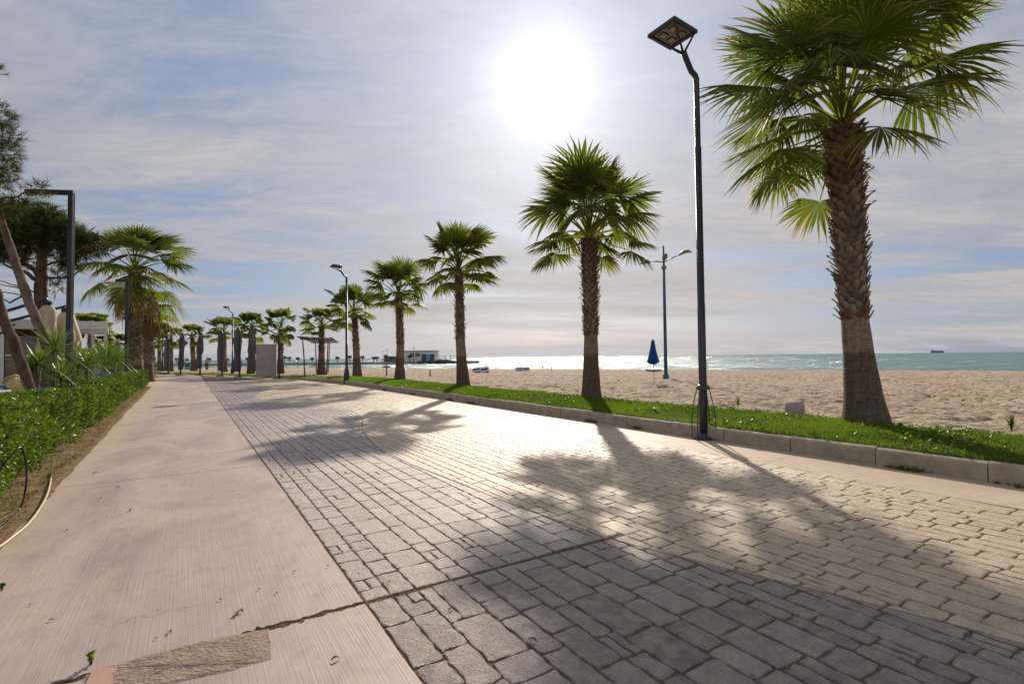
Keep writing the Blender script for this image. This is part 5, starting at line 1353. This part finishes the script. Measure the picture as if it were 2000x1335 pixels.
def ship():
    Y = 6500; B = D(1831, 690, Y); B.z = SEA_Z; root = thing('cargo_ship', B, 'distant cargo ship on the horizon at the right', 'ship'); k = Y/1000; L = 23*k; H = 3.4*k
    V = [(-L/2, -9, 0), (L/2*.96, -9, 0), (L/2, 0, 0), (L/2*.96, 9, 0), (-L/2, 9, 0)]; V2 = [(-L/2, -11, H), (L/2*.98, -11, H), (L/2*1.06, 0, H*1.1), (L/2*.98, 11, H), (-L/2, 11, H)]
    V = [(x, y, z-2) for x, y, z in V]; mb = MB().add(V+V2, [(0, 1, 2, 3, 4), (9, 8, 7, 6, 5)]+[(i, (i+1) % 5, 5+(i+1) % 5, 5+i) for i in range(5)]); mb.build('hull', M_hull, root)
    MB().box((-L*.42, 0, H+1.1*k), (L*.12, 18, 2.2*k), bev=1).build('bridge', M_hull, root)
    mb = MB()
    for i in range(7): mb.box((-L*.28+i*L*.105, 0, H+.35*k), (L*.085, 18, .7*k))
    mb.build('cargo', M_hull, root); MB().tube([(-L*.38, 0, H), (-L*.38, 0, H+3.2*k)], 1.2, 6).build('mast', M_hull, root)
ship()

# ================================================================== RESTAURANT (left, behind the hedge)
def restaurant():
    Y = 21; root = thing('restaurant', at(150, 22.5, 0), 'long white flat roofed glazed restaurant behind the pines', 'building', rz=.74); o = root.location
    k = Y/1000
    zt = D(60, 621, Y).z; zf = D(60, 641, Y).z; xl = -17.5; xr = 0
    MB().box(((xl+xr)/2, 4.0, (zt+zf)/2), (xr-xl, 8.0, zt-zf), bev=.03).build('roof', M_whitewall, root)
    MB().box(((xl+xr)/2, 4.3, zf-.16), (xr-xl-.2, 7.4, .3)).build('ceiling_beam', M_pinebark, root)
    for i in range(9):
        x = xr-.15-i*2.2; MB().box((x, .12, zf/2), (.14, .12, zf), bev=.01).build('column', M_white, root)
        if i < 8:
            w_ = MB().box((x-1.1, .13, zf*.5), (2.0, .02, zf*.8)).build('window', M_glass, root)
            MB().box((x-1.1, .1, zf*.62), (2.0, .05, .06)).build('frame', M_white, w_)
            MB().box((x-1.1, .1, zf*.28), (2.0, .05, .05)).build('frame', M_white, w_)
    MB().box(((xl+xr)/2, 7.8, zf/2), (xr-xl-.4, .2, zf)).build('back_wall', M_wood, root)
    # glazed corner pavilion
    r2 = thing('glazed_pavilion', at(170, 25, 0), 'white framed glass corner pavilion right of the restaurant', 'building', rz=.66); k = .031
    zt = D(170, 624, 24).z; zb = D(170, 642, 24).z
    def X2(x): return (x-170)*k
    MB().box((X2(174), 2.5, (zt+zb)/2), (X2(194)-X2(152), 5, zt-zb), bev=.02).build('roof', M_white, r2)
    for x in (155, 176.5, 192): MB().box((X2(x), .08, zb/2), (.12 if x > 160 else .26, .12, zb), bev=.01).build('column', M_white, r2)
    for x in (155, 192): MB().box((X2(x), 4.9, zb/2), (.12, .12, zb), bev=.01).build('column', M_white, r2)
    for z in (zb-.06, D(170, 681, 24).z): MB().box((X2(173.5), .08, z), (X2(192)-X2(156), .08, .10)).build('frame', M_white, r2)
    MB().box((X2(173.5), .1, D(170, 681, 24).z/2), (X2(192)-X2(156), .06, D(170, 681, 24).z-.05)).build('parapet', M_whitewall, r2)
restaurant()
CH = 'blue chairs on the restaurant terrace'
def chair(loc, rz, mat_, label, group=CH, name='chair'):
    root = thing(name, loc, label, 'chair', group, rz)
    MB().box((0, 0, .45), (.42, .42, .035), bev=.01).build('seat', mat_, root)
    mb = MB(); R = Matrix.Rotation(math.radians(-10), 3, 'X')
    for x in (-.19, .19): mb.bar((x, .20, .45), (x, .28, .92), .035)
    for z in (.60, .73, .87): mb.bar((-.19, .205+(z-.45)*.16, z), (.19, .205+(z-.45)*.16, z), .03, .07)
    mb.build('backrest', mat_, root)
    for x in (-.18, .18):
        for y in (-.18, .18): MB().bar((x, y, 0), (x*.95, y*.95, .44), .035).build('leg', mat_, root)
    return root
src = chair(at(66, 11.5, 0), .4, M_chairblue, 'blue chair left of the yucca stems beside the leaning trunk')
for i, (x, Y, rz, lb) in enumerate(((88, 12.2, 2.2, 'blue chair seen between the trunk and the tallest yucca'), (2, 13, 1, 'blue chair cut off by the left edge of the photo'), (160, 17.5, 0, 'blue chair at the left end of the row above the hedge'),
     (170, 18.2, .1, 'second blue chair from the left in the row above the hedge'), (180, 19, -.1, 'third blue chair from the left in the row above the hedge'), (190, 19.8, .1, 'fourth blue chair from the left in the row above the hedge'), (200, 20.6, 0, 'fifth blue chair, second from the right end of the row'), (209, 21.4, .1, 'blue chair at the right end of the row above the hedge'))):
    c = copy_tree(src); c.location = at(x, Y, .12 if i > 2 else .0); c.rotation_euler.z = rz; c['label'] = lb
def table(loc, w_, h, label):
    root = thing('table', loc, label, 'table'); MB().box((0, 0, h), (w_, w_, .04), bev=.008).build('tabletop', M_white, root)
    for x in (-1, 1):
        for y in (-1, 1): MB().bar((x*w_*.42, y*w_*.42, 0), (x*w_*.42, y*w_*.42, h-.02), .045).build('leg', M_white, root)
table(at(14, 11.2, .0), .8, .86, 'white square table at the left edge behind the hedge')
def rattan():
    root = thing('straw_parasol', at(38, 11.0, 0), 'bundled straw parasol leaning beside the dark trunk', 'parasol'); b = D(50, 777, 11)-root.location; t = D(22, 742, 11)-root.location
    MB().tube([b, b.lerp(t, .5), t], [.07, .10, .14], 14).build('bundle', M_rattan, root, True)
    mb = MB(); ax = (t-b).normalized()
    for i in range(16):
        a = i*math.pi/8; e = Vector((math.cos(a), .3, math.sin(a)))*.105; e2 = Vector((math.cos(a), .3, math.sin(a)))*.15; mb.tube([b+e*.75, t+e2], .008, 5)
    mb.build('straw_ribs', M_wood, root)
    MB().tube([t, t+ax*.03], [.16, .155], 14).build('rim', M_rattan, root, True)
rattan()
def planter():
    B = D(62, 782, 11.3); root = thing('planter_box', (B.x, B.y, 0), 'black planter box round the dark leaning trunk, just behind the hedge', 'planter')
    h = D(62, 767, 11.3).z; mb = MB(); w_ = .36
    for sx, sy, a, b in ((0, -1, 2*w_, .04), (0, 1, 2*w_, .04), (-1, 0, .04, 2*w_-.05), (1, 0, .04, 2*w_-.05)): mb.box((sx*w_, sy*w_, h/2), (a+(.04 if sy else 0), b, h), bev=.006)
    mb.build('box', M_black, root); MB().box((0, 0, h-.06), (2*w_-.05, 2*w_-.05, .03)).build('soil', M_soil, root)
planter()
for i, x in enumerate((222, 236)):
    pass
def redhut():
    root = thing('red_roofed_hut', at(237, 52, 0), 'small hut with a red tiled roof beyond the shrubs', 'hut'); MB().box((0, 0, .9), (1.6, 1.6, 1.8)).build('wall', M_whitewall, root)
    MB().add([(-1, -1, 1.8), (1, -1, 1.8), (1, 1, 1.8), (-1, 1, 1.8), (0, 0, 2.5)], [(0, 1, 4), (1, 2, 4), (2, 3, 4), (3, 0, 4), (3, 2, 1, 0)]).build('roof', M_redroof, root); MB().box((0, -.81, .8), (.6, .03, 1.5)).build('door', M_redroof, root)
redhut()

# ================================================================== HOSES AND LITTER
def smooth(P, n=8):
    out = []
    for i in range(len(P)-1):
        p0, p1, p2, p3 = P[max(i-1, 0)], P[i], P[i+1], P[min(i+2, len(P)-1)]
        for k in range(n):
            t = k/n; out.append(.5*((2*p1)+(p2-p0)*t+(2*p0-5*p1+4*p2-p3)*t*t+(3*p1-p0-3*p2+p3)*t**3))
    out.append(P[-1]); return out
def hoses():
    P = [G(98, 925, .02), G(99, 938, .025), G(92, 965, .03), G(78, 992, .03), G(55, 1022, .028), G(28, 1045, .025), G(0, 1066, .02), G(-40, 1090, .02)]
    root = thing('garden_hose', P[3], 'cream garden hose lying on the soil at the path edge', 'hose'); Q = [p-root.location for p in smooth(P)]
    MB().tube(Q, .0105, 10).build('hose', M_hosec, root, True); MB().tube([Q[1], Q[5]], .019, 10).build('connector', M_hoseb, root, True)
    c0 = G(20, 1010, .02); Y = c0.y
    P = [G(-30, 1045, .02), G(2, 1030, .02), G(22, 1012, .02), G(40, 990, .03), D(50, 955, Y+.1), D(52, 915, Y+.15), D(47, 885, Y+.15), D(40, 873, Y+.12), D(30, 880, Y+.05), D(12, 900, Y), D(-5, 925, Y-.1), D(-40, 960, Y-.2)]
    root = thing('black_hose', c0, 'black irrigation hose looping up in front of the hedge at the left edge', 'hose'); MB().tube([p-root.location for p in smooth(P)], .009, 10).build('hose', M_hoseb, root, True)
hoses()
def fallen():
    pts = [(462, 1198, .05, 1), (470, 1193, .035, 1), (332, 1233, .03, 1), (655, 1286, .035, 1), (540, 1157, .022, 1), (575, 1115, .02, 1), (187, 923, .05, 1), (230, 951, .04, 1), (254, 996, .05, 1), (196, 973, .03, 1), (131, 1034, .03, 1), (430, 1170, .02, 1),
           (1040, 1250, .04, 0), (640, 1105, .02, 1), (700, 1120, .018, 1), (1470, 1320, .02, 1), (100, 1210, .022, 1), (60, 1180, .02, 1), (305, 1245, .015, 1), (505, 1150, .02, 1), (880, 1190, .03, 1), (760, 1135, .02, 1)]
    r = random.Random(4); me = {}
    for i, (x, y, s, dry) in enumerate(pts):
        p = G(x, y, .006); V = []; F = []; m = 7
        for k in range(m):
            q = k/(m-1); w_ = s*.26*math.sin(math.pi*min(1, q*.95+.04)); z = .25*s*math.sin(q*3.1)*r.uniform(.7, 1.2)
            V += [((q-.5)*s*1.4, -w_, z+w_*.5), ((q-.5)*s*1.4, 0, z), ((q-.5)*s*1.4, w_, z+w_*.5)]
            if k: b = (k-1)*3; F += [(b, b+3, b+4, b+1), (b+1, b+4, b+5, b+2)]
        V2 = [(a, b, c-.0012) for a, b, c in V]; n = len(V); F2 = [tuple(n+j for j in f)[::-1] for f in F]
        o = MB().add(V+V2, F+F2).build('fallen_leaf', M_leafdry if dry else M_leafgreen); o.location = p; o.rotation_euler.z = r.uniform(0, 6.28)
        if dry: tag(o, 'small dry brown leaf lying on the promenade', 'leaf', 'dry leaves scattered on the promenade')
        else: tag(o, 'fallen green leaf on the dark stamped paving at the bottom', 'leaf')
fallen()
